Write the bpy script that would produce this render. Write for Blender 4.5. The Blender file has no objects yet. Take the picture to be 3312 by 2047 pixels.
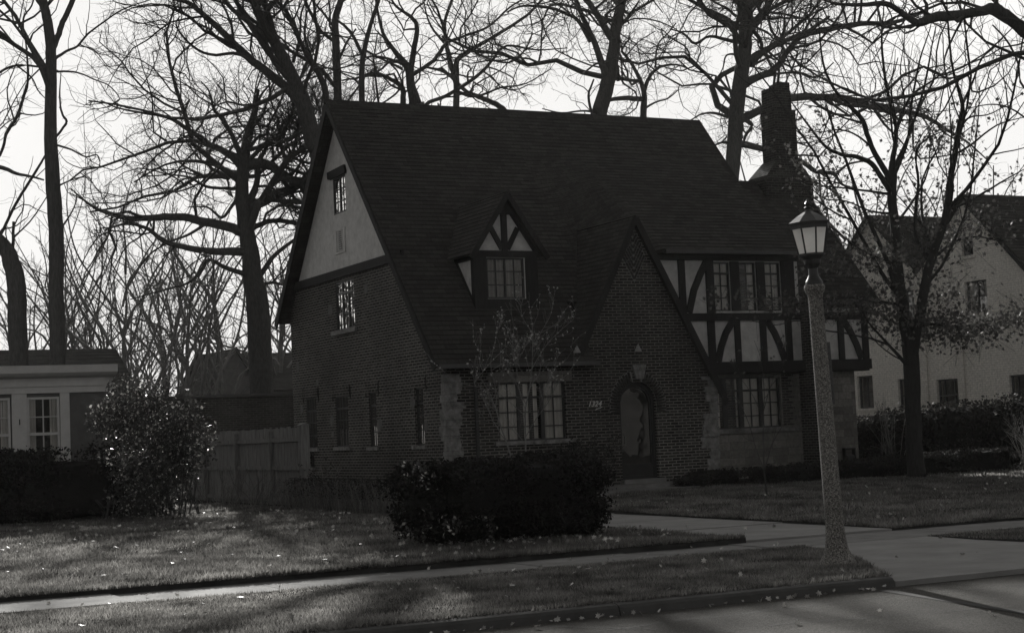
import bpy, math, random
import numpy as np
from mathutils import Vector, Matrix
from mathutils.geometry import tessellate_polygon
random.seed(7)
RNG = np.random.default_rng(11)
sc = bpy.context.scene
COL = sc.collection

# ------------------------------------------------------------------ camera
cam_d = bpy.data.cameras.new("camera")
cam = bpy.data.objects.new("camera", cam_d); COL.objects.link(cam); sc.camera = cam
cam_d.sensor_width = 36.0; cam_d.lens = 57.553; cam_d.clip_end = 2000; cam_d.clip_start = 0.1
def cam_axes(yaw, pitch, roll):
    cy, sy = math.cos(yaw), math.sin(yaw); cp, sp = math.cos(pitch), math.sin(pitch)
    f = Vector((sy*cp, cy*cp, sp)); r = Vector((cy, -sy, 0)); u = r.cross(f)
    cr, sr = math.cos(roll), math.sin(roll)
    return cr*r + sr*u, -sr*r + cr*u, f
r_, u_, f_ = cam_axes(0.467144, 0.0708676, -0.0429516)
cam.matrix_world = Matrix(((r_.x, u_.x, -f_.x, 0), (r_.y, u_.y, -f_.y, 0), (r_.z, u_.z, -f_.z, 1.6), (0, 0, 0, 1)))

# ------------------------------------------------------------------ sky, sun, exposure
SUN_EL = math.radians(20.1); SUN_AZ = math.radians(17.7)
world = bpy.data.worlds.new("World"); sc.world = world; world.use_nodes = True
wn = world.node_tree; bg = wn.nodes['Background']
sky = wn.nodes.new('ShaderNodeTexSky'); sky.sky_type = 'NISHITA'; sky.sun_disc = False
sky.sun_elevation = SUN_EL; sky.sun_rotation = SUN_AZ; sky.dust_density = 3.0; sky.air_density = 1.2
bw = wn.nodes.new('ShaderNodeRGBToBW'); wn.links.new(sky.outputs[0], bw.inputs[0])
tint = wn.nodes.new('ShaderNodeMix'); tint.data_type = 'RGBA'; tint.blend_type = 'MULTIPLY'; tint.inputs[0].default_value = 1.0
# thin bright winter cloud: the glow round the sun is spread evenly over the southern sky
cm = wn.nodes.new('ShaderNodeMath'); cm.operation = 'MINIMUM'; cm.inputs[1].default_value = 8.6; wn.links.new(bw.outputs[0], cm.inputs[0])
cn = wn.nodes.new('ShaderNodeTexNoise'); cn.inputs['Scale'].default_value = 5.0; cn.inputs['Detail'].default_value = 6
ctc = wn.nodes.new('ShaderNodeTexCoord'); wn.links.new(ctc.outputs['Generated'], cn.inputs['Vector'])
cr_ = wn.nodes.new('ShaderNodeMapRange'); cr_.inputs[1].default_value = .3; cr_.inputs[2].default_value = .7; cr_.inputs[3].default_value = .90; cr_.inputs[4].default_value = 1.04
wn.links.new(cn.outputs['Fac'], cr_.inputs[0]); cm2 = wn.nodes.new('ShaderNodeMath'); cm2.operation = 'MULTIPLY'
wn.links.new(cm.outputs[0], cm2.inputs[0]); wn.links.new(cr_.outputs[0], cm2.inputs[1])
wn.links.new(cm2.outputs[0], tint.inputs[6]); tint.inputs[7].default_value = (1.012, 1.0, 0.982, 1)
wn.links.new(tint.outputs[2], bg.inputs[0]); bg.inputs[1].default_value = 0.078
sd = bpy.data.lights.new("sun", 'SUN'); sd.energy = 5.0; sd.angle = math.radians(0.5); sd.color = (1.0, 0.985, 0.95)
so = bpy.data.objects.new("sun", sd); COL.objects.link(so)
sdir = Vector((math.sin(SUN_AZ)*math.cos(SUN_EL), math.cos(SUN_AZ)*math.cos(SUN_EL), math.sin(SUN_EL)))
so.rotation_euler = sdir.to_track_quat('Z', 'Y').to_euler(); so.location = (20, 90, 60)
sc.view_settings.view_transform = 'Standard'; sc.view_settings.look = 'None'
sc.view_settings.exposure = 0.52; sc.view_settings.gamma = 1.0
sc.cycles.max_bounces = 5; sc.cycles.transparent_max_bounces = 10
sc.cycles.caustics_reflective = False; sc.cycles.caustics_refractive = False

# ------------------------------------------------------------------ materials
def g(v): return (v*1.012, v, v*0.978, 1)
def newmat(name):
    m = bpy.data.materials.new(name); m.use_nodes = True
    nt = m.node_tree; b = nt.nodes['Principled BSDF']
    return m, nt, b
def nd(nt, t, **kw):
    n = nt.nodes.new(t)
    for k, v in kw.items(): setattr(n, k, v)
    return n
def ramp(nt, fac, stops):
    r = nt.nodes.new('ShaderNodeValToRGB'); el = r.color_ramp.elements
    el[0].position, el[0].color = stops[0][0], g(stops[0][1])
    el[1].position, el[1].color = stops[-1][0], g(stops[-1][1])
    for p, v in stops[1:-1]:
        e = el.new(p); e.color = g(v)
    nt.links.new(fac, r.inputs[0]); return r.outputs[0]
def noise(nt, scale, detail=5, rough=0.6, vec=None, stretch=None):
    n = nt.nodes.new('ShaderNodeTexNoise'); n.inputs['Scale'].default_value = scale
    n.inputs['Detail'].default_value = detail; n.inputs['Roughness'].default_value = rough
    if vec is None:
        tc = nt.nodes.new('ShaderNodeTexCoord'); vec = tc.outputs['Object']
    if stretch:
        mp = nt.nodes.new('ShaderNodeMapping'); mp.inputs['Scale'].default_value = stretch
        nt.links.new(vec, mp.inputs[0]); vec = mp.outputs[0]
    nt.links.new(vec, n.inputs['Vector']); return n.outputs['Fac']
def mixc(nt, a, b, fac, mode='MULTIPLY'):
    m = nt.nodes.new('ShaderNodeMix'); m.data_type = 'RGBA'; m.blend_type = mode
    if isinstance(fac, float): m.inputs[0].default_value = fac
    else: nt.links.new(fac, m.inputs[0])
    for i, s in ((6, a), (7, b)):
        if isinstance(s, tuple): m.inputs[i].default_value = s
        else: nt.links.new(s, m.inputs[i])
    return m.outputs[2]
def bump(nt, b, h, strength=0.5, dist=0.01):
    bp = nt.nodes.new('ShaderNodeBump'); bp.inputs['Strength'].default_value = strength; bp.inputs['Distance'].default_value = dist
    nt.links.new(h, bp.inputs['Height']); nt.links.new(bp.outputs[0], b.inputs['Normal'])
def plain(name, lo, hi, scale=3.0, rough=0.85, bs=0.3, bd=0.01, stretch=None, spec=0.2, detail=8):
    m, nt, b = newmat(name)
    n = noise(nt, scale, detail, 0.65, stretch=stretch)
    nt.links.new(ramp(nt, n, [(0.3, lo), (0.7, hi)]), b.inputs['Base Color'])
    b.inputs['Roughness'].default_value = rough; b.inputs['Specular IOR Level'].default_value = spec
    if bs: bump(nt, b, n, bs, bd)
    return m
def bricks(name, c1, c2, mortar, bw_, bh, ms, offs=0.5, rough=0.9, bd=0.006, big=0.35, squash=1.0, uvdist=0.0, var=0.0):
    m, nt, b = newmat(name)
    uv = nt.nodes.new('ShaderNodeUVMap').outputs[0]
    if uvdist:
        nz = nt.nodes.new('ShaderNodeTexNoise'); nz.inputs['Scale'].default_value = 2.2; nt.links.new(uv, nz.inputs['Vector'])
        vm = nd(nt, 'ShaderNodeVectorMath', operation='MULTIPLY_ADD'); vm.inputs[1].default_value = (uvdist,)*3
        nt.links.new(nz.outputs['Color'], vm.inputs[0]); nt.links.new(uv, vm.inputs[2]); uv = vm.outputs[0]
    t = nt.nodes.new('ShaderNodeTexBrick'); t.offset = offs; t.inputs['Scale'].default_value = 1.0
    t.inputs['Color1'].default_value = g(c1); t.inputs['Color2'].default_value = g(c2); t.inputs['Mortar'].default_value = g(mortar)
    t.inputs['Brick Width'].default_value = bw_; t.inputs['Row Height'].default_value = bh
    t.inputs['Mortar Size'].default_value = ms; t.inputs['Mortar Smooth'].default_value = 0.3; t.inputs['Bias'].default_value = -0.1
    t.squash = squash
    nt.links.new(uv, t.inputs['Vector'])
    n1 = noise(nt, 0.7, 5, 0.6); n2 = noise(nt, 14, 6, 0.7)
    c = mixc(nt, t.outputs['Color'], ramp(nt, n1, [(0.3, 1-big), (0.7, 1.0+big*0.6)]), 1.0)
    c = mixc(nt, c, ramp(nt, n2, [(0.25, 0.6), (0.8, 1.35)]), 1.0)
    nt.links.new(c, b.inputs['Base Color']); b.inputs['Roughness'].default_value = rough; b.inputs['Specular IOR Level'].default_value = 0.25
    ad = nd(nt, 'ShaderNodeMath', operation='MULTIPLY_ADD'); ad.inputs[1].default_value = -1.0
    nt.links.new(t.outputs['Fac'], ad.inputs[0]); nt.links.new(n2, ad.inputs[2])
    bump(nt, b, ad.outputs[0], 0.7, bd)
    return m
M = {}
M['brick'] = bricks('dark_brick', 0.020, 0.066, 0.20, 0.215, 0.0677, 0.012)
M['brick_side'] = bricks('lit_side_brick', 0.055, 0.125, 0.19, 0.215, 0.0677, 0.011)  # unused lighter copy of the brick, with the west wall's light in its colour
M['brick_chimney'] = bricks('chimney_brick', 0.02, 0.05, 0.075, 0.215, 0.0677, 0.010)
M['brick_garage'] = bricks('garage_brick', 0.035, 0.07, 0.11, 0.215, 0.0677, 0.011)
M['shingle'] = bricks('roof_shingle', 0.033, 0.056, 0.018, 0.28, 0.145, 0.006, bd=0.004, big=0.12)
M['stone'] = bricks('ashlar_stone', 0.17, 0.27, 0.12, 0.42, 0.19, 0.006, squash=1.4, bd=0.006, big=0.3)
M['rough_stone'] = plain('quoin_stone', 0.10, 0.34, 6, 0.95, 1.0, 0.06)
M['white_brick'] = bricks('painted_brick', 0.74, 0.79, 0.6, 0.215, 0.0677, 0.009, big=0.12, bd=0.005)
M['stucco'] = plain('rough_stucco', 0.46, 0.68, 5, 0.95, 0.5, 0.008)
M['timber'] = plain('dark_timber', 0.022, 0.04, 6, 0.8, 0.4, 0.006, stretch=(3, 3, 0.5))
M['dark_wood'] = plain('dark_door_wood', 0.018, 0.032, 8, 0.55, 0.2, 0.003, spec=0.4)
M['metal'] = plain('dark_painted_metal', 0.02, 0.035, 12, 0.45, 0.1, 0.002, spec=0.5)
M['gutter'] = plain('gutter_metal', 0.05, 0.08, 5, 0.5, 0.1, 0.002, spec=0.5)
M['white_paint'] = plain('white_trim_paint', 0.50, 0.62, 4, 0.6, 0.1, 0.003, spec=0.4)
M['clap'] = plain('grey_siding', 0.10, 0.15, 4, 0.8, 0.2, 0.004)
M['fence_wood'] = plain('weathered_fence_board', 0.11, 0.27, 5, 0.9, 0.5, 0.006, stretch=(6, 6, 0.5))
M['mortar'] = plain('pale_mortar', 0.17, 0.24, 12, 0.95, 0.2, 0.002)
M['field'] = plain('dull_field_stone', 0.10, 0.17, 6, 0.95, 0.5, 0.01)
M['facade'] = plain('sunlit_facade', 0.03, 0.12, 1.2, 0.95, 0.0)
M['cloth'] = plain('curtain_cloth', 0.62, 0.78, 3, 0.95, 0.0)
M['sheer'] = plain('dim_sheer_curtain', 0.22, 0.36, 3, 0.95, 0.0)
M['dark_cloth'] = plain('dark_interior', 0.02, 0.03, 3, 0.95, 0.0)
M['concrete'] = plain('pavement_concrete', 0.15, 0.25, 2.3, 0.9, 0.5, 0.004, detail=12)
M['drive'] = plain('driveway_concrete', 0.21, 0.31, 1.6, 0.9, 0.5, 0.004, detail=12)
M['kerb'] = plain('kerb_concrete', 0.06, 0.10, 4, 0.9, 0.5, 0.004, detail=12)
M['patch'] = plain('tar_patch', 0.03, 0.05, 8, 0.8, 0.5, 0.004, detail=10)
M['soil'] = plain('lawn_soil', 0.035, 0.075, 3.5, 1.0, 0.8, 0.03, detail=12, spec=0.0)
M['bark'] = plain('tree_bark', 0.05, 0.11, 9, 0.95, 1.0, 0.03, stretch=(3, 3, 0.6))
M['bark_dark'] = plain('maple_bark', 0.02, 0.05, 9, 0.95, 1.0, 0.03, stretch=(3, 3, 0.6))
M['bark_far'] = plain('hazed_bark', 0.12, 0.20, 5, 0.95, 0.3, 0.02)  # bark made paler, putting the haze of distance into its colour
M['bark_pale'] = plain('sapling_bark', 0.16, 0.28, 14, 0.8, 0.4, 0.004)
M['lamp_shade'] = plain('pale_lamp_shade', 0.22, 0.3, 20, 0.7, 0.0)
M['bud'] = plain('pale_bud', 0.42, 0.6, 20, 0.7, 0.0)
M['numbers'] = plain('pale_number_metal', 0.5, 0.6, 20, 0.5, 0.0)
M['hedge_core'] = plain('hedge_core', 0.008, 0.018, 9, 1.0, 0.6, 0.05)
# asphalt with aggregate
m, nt, b = newmat('street_asphalt')
n1 = noise(nt, 90, 3, 0.7); n2 = noise(nt, 0.8, 6, 0.6, stretch=(0.6, 1.6, 1)); v = nt.nodes.new('ShaderNodeTexVoronoi'); v.inputs['Scale'].default_value = 120
tc = nt.nodes.new('ShaderNodeTexCoord'); nt.links.new(tc.outputs['Object'], v.inputs['Vector'])
c = mixc(nt, ramp(nt, n1, [(0.3, 0.045), (0.7, 0.115)]), ramp(nt, n2, [(0.3, 0.8), (0.7, 1.2)]), 1.0)
c = mixc(nt, c, ramp(nt, v.outputs['Color'], [(0.2, 0.6), (0.9, 1.5)]), 1.0)
nt.links.new(c, b.inputs['Base Color']); b.inputs['Roughness'].default_value = 0.8; b.inputs['Roughness'].default_value = 1.0; b.inputs['Specular IOR Level'].default_value = 0.08; bump(nt, b, n1, 0.8, 0.01); M['asphalt'] = m
# exposed aggregate lamp post
m, nt, b = newmat('aggregate_concrete')
v = nt.nodes.new('ShaderNodeTexVoronoi'); v.inputs['Scale'].default_value = 110; tc = nt.nodes.new('ShaderNodeTexCoord'); nt.links.new(tc.outputs['Object'], v.inputs['Vector'])
n1 = noise(nt, 2.5, 5); n2 = noise(nt, 60, 4, 0.8)
c = mixc(nt, ramp(nt, n2, [(0.40, 0.045), (0.62, 0.33)]), ramp(nt, n1, [(0.3, 0.8), (0.7, 1.15)]), 1.0)
c = mixc(nt, c, ramp(nt, v.outputs['Color'], [(0.1, 0.55), (0.9, 1.5)]), 1.0)
nt.links.new(c, b.inputs['Base Color']); b.inputs['Roughness'].default_value = 0.9; bump(nt, b, n2, 0.9, 0.008); M['aggregate'] = m
# translucent leafy materials
def leafmat(name, lo, hi, trans, rough=0.6, spec=0.3, scale=2.0, pale=None):
    m = bpy.data.materials.new(name); m.use_nodes = True; nt = m.node_tree; b = nt.nodes['Principled BSDF']; out = nt.nodes['Material Output']
    n = noise(nt, scale, 4); 
    geo = nt.nodes.new('ShaderNodeNewGeometry')
    c = ramp(nt, n, [(0.3, lo), (0.7, hi)])
    c = mixc(nt, c, ramp(nt, geo.outputs['Random Per Island'], [(0.0, 0.55), (1.0, 1.45)] if pale is None else [(0.0, 0.55), (0.86, 1.2), (0.89, pale), (1.0, pale*1.5)]), 1.0)  # pale: some leaves coloured far brighter, as painted glints
    nt.links.new(c, b.inputs['Base Color']); b.inputs['Roughness'].default_value = rough; b.inputs['Specular IOR Level'].default_value = spec
    t = nt.nodes.new('ShaderNodeBsdfTranslucent'); nt.links.new(c, t.inputs[0])
    mx = nt.nodes.new('ShaderNodeMixShader'); mx.inputs[0].default_value = trans
    nt.links.new(b.outputs[0], mx.inputs[1]); nt.links.new(t.outputs[0], mx.inputs[2]); nt.links.new(mx.outputs[0], out.inputs[0])
    return m
M['grass'] = leafmat('grass_blade', 0.06, 0.33, 0.78, 0.7, 0.15, 1.6)
M['maple_leaf'] = leafmat('maple_leaf', 0.08, 0.16, 0.35, 0.6, 0.3)
M['dead_leaf'] = leafmat('fallen_leaf', 0.06, 0.75, 0.15, 0.5, 0.4, 6.0)
M['holly_leaf'] = leafmat('glossy_glint_leaf', 0.035, 0.08, 0.45, 0.3, 0.9, pale=8.0)  # glossy leaf; sun glints are painted as a share of bright leaves
M['yew_leaf'] = leafmat('yew_needle', 0.012, 0.028, 0.12, 0.75, 0.15)
M['hedge_leaf'] = leafmat('hedge_leaf', 0.022, 0.05, 0.15, 0.75, 0.15)
M['stem'] = leafmat('dry_stem', 0.12, 0.24, 0.1, 0.8, 0.2)
# window glass: clear, mirror-like at an angle
def glassmat(name, boost=1.0, tintv=0.85):
    m = bpy.data.materials.new(name); m.use_nodes = True; nt = m.node_tree
    for n in list(nt.nodes): nt.nodes.remove(n)
    out = nt.nodes.new('ShaderNodeOutputMaterial'); tr = nt.nodes.new('ShaderNodeBsdfTransparent'); tr.inputs[0].default_value = g(tintv)
    gl = nt.nodes.new('ShaderNodeBsdfGlossy'); gl.inputs['Roughness'].default_value = 0.01; gl.inputs[0].default_value = g(0.95)
    fr = nt.nodes.new('ShaderNodeFresnel'); fr.inputs[0].default_value = 1.55
    geo = nt.nodes.new('ShaderNodeTexCoord'); nz = nt.nodes.new('ShaderNodeTexNoise'); nz.inputs['Scale'].default_value = 1.7
    nt.links.new(geo.outputs['Object'], nz.inputs['Vector'])
    bp = nt.nodes.new('ShaderNodeBump'); bp.inputs['Strength'].default_value = 0.05; bp.inputs['Distance'].default_value = 0.05
    nt.links.new(nz.outputs['Fac'], bp.inputs['Height']); nt.links.new(bp.outputs[0], gl.inputs['Normal'])
    ml = nd(nt, 'ShaderNodeMath', operation='MULTIPLY', use_clamp=True); ml.inputs[1].default_value = boost
    nt.links.new(fr.outputs[0], ml.inputs[0])
    mx = nt.nodes.new('ShaderNodeMixShader'); nt.links.new(ml.outputs[0], mx.inputs[0])
    nt.links.new(tr.outputs[0], mx.inputs[1]); nt.links.new(gl.outputs[0], mx.inputs[2]); nt.links.new(mx.outputs[0], out.inputs[0])
    return m
M['glass'] = glassmat('window_glass', 1.15, 0.95)
M['glass_door'] = glassmat('door_glass', 1.7, 0.5)
M['glass_dull'] = glassmat('dull_window_glass', 0.3, 0.6)
m, nt, b = newmat('frosted_lamp_glass'); out = nt.nodes['Material Output']
n1 = noise(nt, 7, 5); c = ramp(nt, n1, [(0.3, 0.80), (0.7, 0.93)]); nt.links.new(c, b.inputs['Base Color']); b.inputs['Roughness'].default_value = 0.35
t = nt.nodes.new('ShaderNodeBsdfTranslucent'); nt.links.new(c, t.inputs[0]); mx = nt.nodes.new('ShaderNodeMixShader'); mx.inputs[0].default_value = 0.6
nt.links.new(b.outputs[0], mx.inputs[1]); nt.links.new(t.outputs[0], mx.inputs[2]); nt.links.new(mx.outputs[0], out.inputs[0]); M['frost'] = m

# ------------------------------------------------------------------ object helpers
def tag(o, label=None, cat=None, group=None, kind=None):
    if label: o['label'] = label
    if cat: o['category'] = cat
    if group: o['group'] = group
    if kind: o['kind'] = kind
    return o
def empty(name, loc, label, cat, group=None):
    o = bpy.data.objects.new(name, None); COL.objects.link(o); o.location = loc; o.empty_display_size = 0.3
    return tag(o, label, cat, group)
def link(name, me, parent=None, mat=None):
    o = bpy.data.objects.new(name, me); COL.objects.link(o)
    if mat is not None and not me.materials: me.materials.append(mat)
    if parent is not None:
        o.parent = parent
        w = Vector((0, 0, 0)); q = parent
        while q is not None: w += q.location; q = q.parent
        o.location = -w
    return o
class MB:
    def __init__(s): s.v = []; s.f = []; s.uv = []
    def face(s, pts, uv=None):
        i = len(s.v); s.v += [tuple(p) for p in pts]; s.f.append(tuple(range(i, i+len(pts))))
        if uv is None:
            a = Vector(pts[1])-Vector(pts[0]); b = Vector(pts[2])-Vector(pts[0]); n = a.cross(b)
            ax = max(range(3), key=lambda k: abs(n[k]))
            uv = [((p[1], p[2]) if ax == 0 else (p[0], p[2]) if ax == 1 else (p[0], p[1])) for p in pts]
        s.uv += [tuple(u) for u in uv]
    def box(s, x0, x1, y0, y1, z0, z1, mtx=None):
        P = [Vector((x, y, z)) for z in (z0, z1) for y in (y0, y1) for x in (x0, x1)]
        if mtx is not None: P = [mtx @ p for p in P]
        for q in ((0, 2, 3, 1), (4, 5, 7, 6), (0, 1, 5, 4), (2, 6, 7, 3), (0, 4, 6, 2), (1, 3, 7, 5)): s.face([P[k] for k in q])
    def prism(s, outline, ax, a0, a1):
        """outline in the two other axes, extruded along axis ax from a0 to a1"""
        def P(p, a):
            l = list(p); l.insert(ax, a); return Vector(l)
        n = len(outline)
        tri = tessellate_polygon([[Vector((p[0], p[1], 0)) for p in outline]])
        for t in tri:
            s.face([P(outline[k], a0) for k in t]); s.face([P(outline[k], a1) for k in reversed(t)])
        for k in range(n):
            p, q = outline[k], outline[(k+1) % n]
            s.face([P(p, a0), P(q, a0), P(q, a1), P(p, a1)])
    def beam(s, p, q, w, d0, d1, ax):
        """flat timber from p to q (2-D in the plane normal to ax), width w, between depths d0 and d1"""
        p = Vector(p); q = Vector(q); t = (q-p).normalized(); n = Vector((-t.y, t.x))*w/2
        s.prism([p+n, q+n, q-n, p-n], ax, d0, d1)
    def curve_beam(s, pts, w, d0, d1, ax):
        L = []; R = []
        for i, p in enumerate(pts):
            a = Vector(pts[max(i-1, 0)]); b = Vector(pts[min(i+1, len(pts)-1)]); t = (b-a).normalized(); n = Vector((-t.y, t.x))*w/2
            L.append(Vector(p)+n); R.append(Vector(p)-n)
        s.prism(L+R[::-1], ax, d0, d1)
    def lathe(s, prof, c=(0, 0), seg=16, ph=0.0, cap=True):
        for (r0, z0), (r1, z1) in zip(prof[:-1], prof[1:]):
            for k in range(seg):
                a0 = ph+2*math.pi*k/seg; a1 = ph+2*math.pi*(k+1)/seg
                p = [(c[0]+r0*math.cos(a0), c[1]+r0*math.sin(a0), z0), (c[0]+r0*math.cos(a1), c[1]+r0*math.sin(a1), z0),
                     (c[0]+r1*math.cos(a1), c[1]+r1*math.sin(a1), z1), (c[0]+r1*math.cos(a0), c[1]+r1*math.sin(a0), z1)]
                if r0 < 1e-5: p = [p[0], p[2], p[3]]
                elif r1 < 1e-5: p = p[:3]
                s.face(p, [(k*0.1, q[2]) for q in p])
        if cap:
            for (r, z) in (prof[0], prof[-1]):
                if r > 1e-4: s.face([(c[0]+r*math.cos(ph+2*math.pi*k/seg), c[1]+r*math.sin(ph+2*math.pi*k/seg), z) for k in range(seg)])
    def tube(s, pts, r, seg=8):
        rings = []
        for i, p in enumerate(pts):
            a = Vector(pts[max(i-1, 0)]); b = Vector(pts[min(i+1, len(pts)-1)]); t = (b-a).normalized()
            ref = Vector((0, 0, 1)) if abs(t.z) < 0.9 else Vector((1, 0, 0)); x = t.cross(ref).normalized(); y = t.cross(x)
            rr = r[i] if isinstance(r, (list, tuple)) else r
            rings.append([Vector(p)+rr*(x*math.cos(2*math.pi*k/seg)+y*math.sin(2*math.pi*k/seg)) for k in range(seg)])
        for A, B in zip(rings[:-1], rings[1:]):
            for k in range(seg): s.face([A[k], A[(k+1) % seg], B[(k+1) % seg], B[k]])
        s.face(rings[0]); s.face(rings[-1][::-1])
    def mesh(s, name, mat, smooth=False):
        me = bpy.data.meshes.new(name); me.from_pydata(s.v, [], s.f)
        uvl = me.uv_layers.new(name='UVMap'); uvl.data.foreach_set('uv', np.array(s.uv, dtype=np.float32).ravel())
        me.materials.append(mat)
        if smooth: me.polygons.foreach_set('use_smooth', [True]*len(me.polygons))
        me.update(); return me
    def build(s, name, mat, parent=None, smooth=False):
        return link(name, s.mesh(name, M[mat], smooth), parent)
def npmesh(name, V, F, mat, smooth=False):
    """V (n,3), F (m,k) arrays"""
    me = bpy.data.meshes.new(name); k = F.shape[1]
    me.vertices.add(len(V)); me.vertices.foreach_set('co', np.ascontiguousarray(V, dtype=np.float32).ravel())
    me.loops.add(F.size); me.loops.foreach_set('vertex_index', np.ascontiguousarray(F, dtype=np.int32).ravel())
    me.polygons.add(len(F)); me.polygons.foreach_set('loop_start', np.arange(0, F.size, k, dtype=np.int32))
    if smooth: me.polygons.foreach_set('use_smooth', np.ones(len(F), dtype=bool))
    me.update(calc_edges=True); me.materials.append(mat); return me

# wall with openings. plane 'X': coordinates (y,z), faces -X; plane 'Y': coordinates (x,z), faces -Y
def to3(ax, at, p): return (at, p[0], p[1]) if ax == 0 else (p[0], at, p[1])
def wall(mb, ax, at, outer, holes=(), reveal=0.13, solid=True):
    loops = [outer]+[list(h) for h in holes]
    flat = [p for l in loops for p in l]
    for t in tessellate_polygon([[Vector((p[0], p[1], 0)) for p in l] for l in loops]):
        mb.face([to3(ax, at, flat[k]) for k in t])
    for l in loops[1:]:
        for k in range(len(l)):
            p, q = l[k], l[(k+1) % len(l)]
            mb.face([to3(ax, at, p), to3(ax, at, q), to3(ax, at+reveal, q), to3(ax, at+reveal, p)])
def rect(a0, a1, z0, z1): return [(a0, z0), (a1, z0), (a1, z1), (a0, z1)]
def pb(mb, ax, a0, a1, d0, d1, z0, z1):
    """box in wall plane coordinates"""
    if ax == 0: mb.box(d0, d1, a0, a1, z0, z1)
    else: mb.box(a0, a1, d0, d1, z0, z1)
def window(parent, ax, at, a0, a1, z0, z1, lights, rows, recess=0.09, fw=0.035, curtain='part', transom=None, label=None, mat='metal', glass='glass', cm='cloth'):
    """lights: list of (start, end, n columns) fractions across; rows: fractions of height for the bars"""
    d = at+recess; W = a1-a0; H = z1-z0
    f = MB()
    pb(f, ax, a0, a0+fw, d-0.03, d+0.03, z0, z1); pb(f, ax, a1-fw, a1, d-0.03, d+0.03, z0, z1)
    pb(f, ax, a0+fw, a1-fw, d-0.03, d+0.03, z0, z0+fw); pb(f, ax, a0+fw, a1-fw, d-0.03, d+0.03, z1-fw, z1)
    prev = None
    for (s, e, nc) in lights:
        x0, x1 = a0+fw+(W-2*fw)*s, a0+fw+(W-2*fw)*e
        if prev is not None and x0-prev > 0.005: pb(f, ax, prev, x0, d-0.026, d+0.026, z0+fw, z1-fw)
        prev = x1
        for k in range(1, nc):
            xm = x0+(x1-x0)*k/nc; pb(f, ax, xm-0.012, xm+0.012, d-0.012, d+0.012, z0+fw, z1-fw)
        for r in rows:
            zm = z0+H*r; pb(f, ax, x0, x1, d-0.0125, d+0.0125, zm-0.012, zm+0.012)
        if transom: zt = z0+H*transom; pb(f, ax, x0, x1, d-0.02, d+0.02, zt-0.024, zt+0.024)
    fo = f.build('window', mat, parent)
    if label: fo['label'] = label
    gp = MB(); gp.face([to3(ax, d, p) for p in rect(a0+0.01, a1-0.01, z0+0.01, z1-0.01)]); gp.build('pane', glass, fo)
    # pleated curtains hanging just behind the glass
    bands = []
    if curtain == 'full': bands = [(0.0, 1.0)]
    elif curtain == 'part': bands = [(0.0, 0.30), (0.38, 0.46), (0.56, 0.62), (0.70, 1.0)]
    elif curtain == 'sides': bands = [(0.0, 0.28), (0.72, 1.0)]
    elif isinstance(curtain, list): bands = curtain
    if bands:
        cb = MB()
        for (s, e) in bands:
            n = max(6, int((e-s)*W/0.018)); pts = []
            for k in range(n+1):
                t = k/n; a = a0+W*(s+(e-s)*t); dd = d+0.05+0.018*math.sin(t*(e-s)*W*62+s*9)+0.01*math.sin(t*31+s*20)
                pts.append((a, dd))
            for (p, q) in zip(pts[:-1], pts[1:]):
                if ax == 0: cb.face([(p[1], p[0], z0), (q[1], q[0], z0), (q[1], q[0], z1), (p[1], p[0], z1)])
                else: cb.face([(p[0], p[1], z0), (q[0], q[1], z0), (q[0], q[1], z1), (p[0], p[1], z1)])
        cb.build('curtain', cm, fo)
    return fo
def roof_quad(mb, eL, eR, rR, rL, expo=0.145, butt=0.010, thick=0.10):
    """stepped shingle courses between eave eL-eR and ridge rL-rR, with an underside and edges"""
    eL, eR, rR, rL = map(Vector, (eL, eR, rR, rL))
    N = (eR-eL).cross(rL-eL).normalized()
    if N.z < 0: N = -N
    L = (rL-eL).length; n = max(1, int(L/expo))
    for k in range(n):
        a, b = k/n, (k+1)/n
        A = eL.lerp(rL, a)+N*butt; B = eR.lerp(rR, a)+N*butt; Cc = eR.lerp(rR, b); D = eL.lerp(rL, b)
        u0 = eL.x if abs(eR.x-eL.x) > abs(eR.y-eL.y) else eL.y
        w0 = (B-A).length; j = (k % 7)*0.013
        wob = [0.0]
        mb.face([A, B, Cc, D], [(u0+j, k*expo), (u0+w0+j, k*expo), (u0+w0+j, (k+1)*expo), (u0+j, (k+1)*expo)])
        A0 = A-N*butt; B0 = B-N*butt
        mb.face([A0, B0, B, A], [(0, k*expo), (w0, k*expo), (w0, k*expo+0.002), (0, k*expo+0.002)])
    d = -N*thick
    mb.face([eL+d, rL+d, rR+d, eR+d]); mb.face([eL, eL+d, eR+d, eR]); mb.face([eL, rL, rL+d, eL+d]); mb.face([eR, eR+d, rR+d, rR])
    mb.face([rL, rR, rR+d, rL+d])

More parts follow.
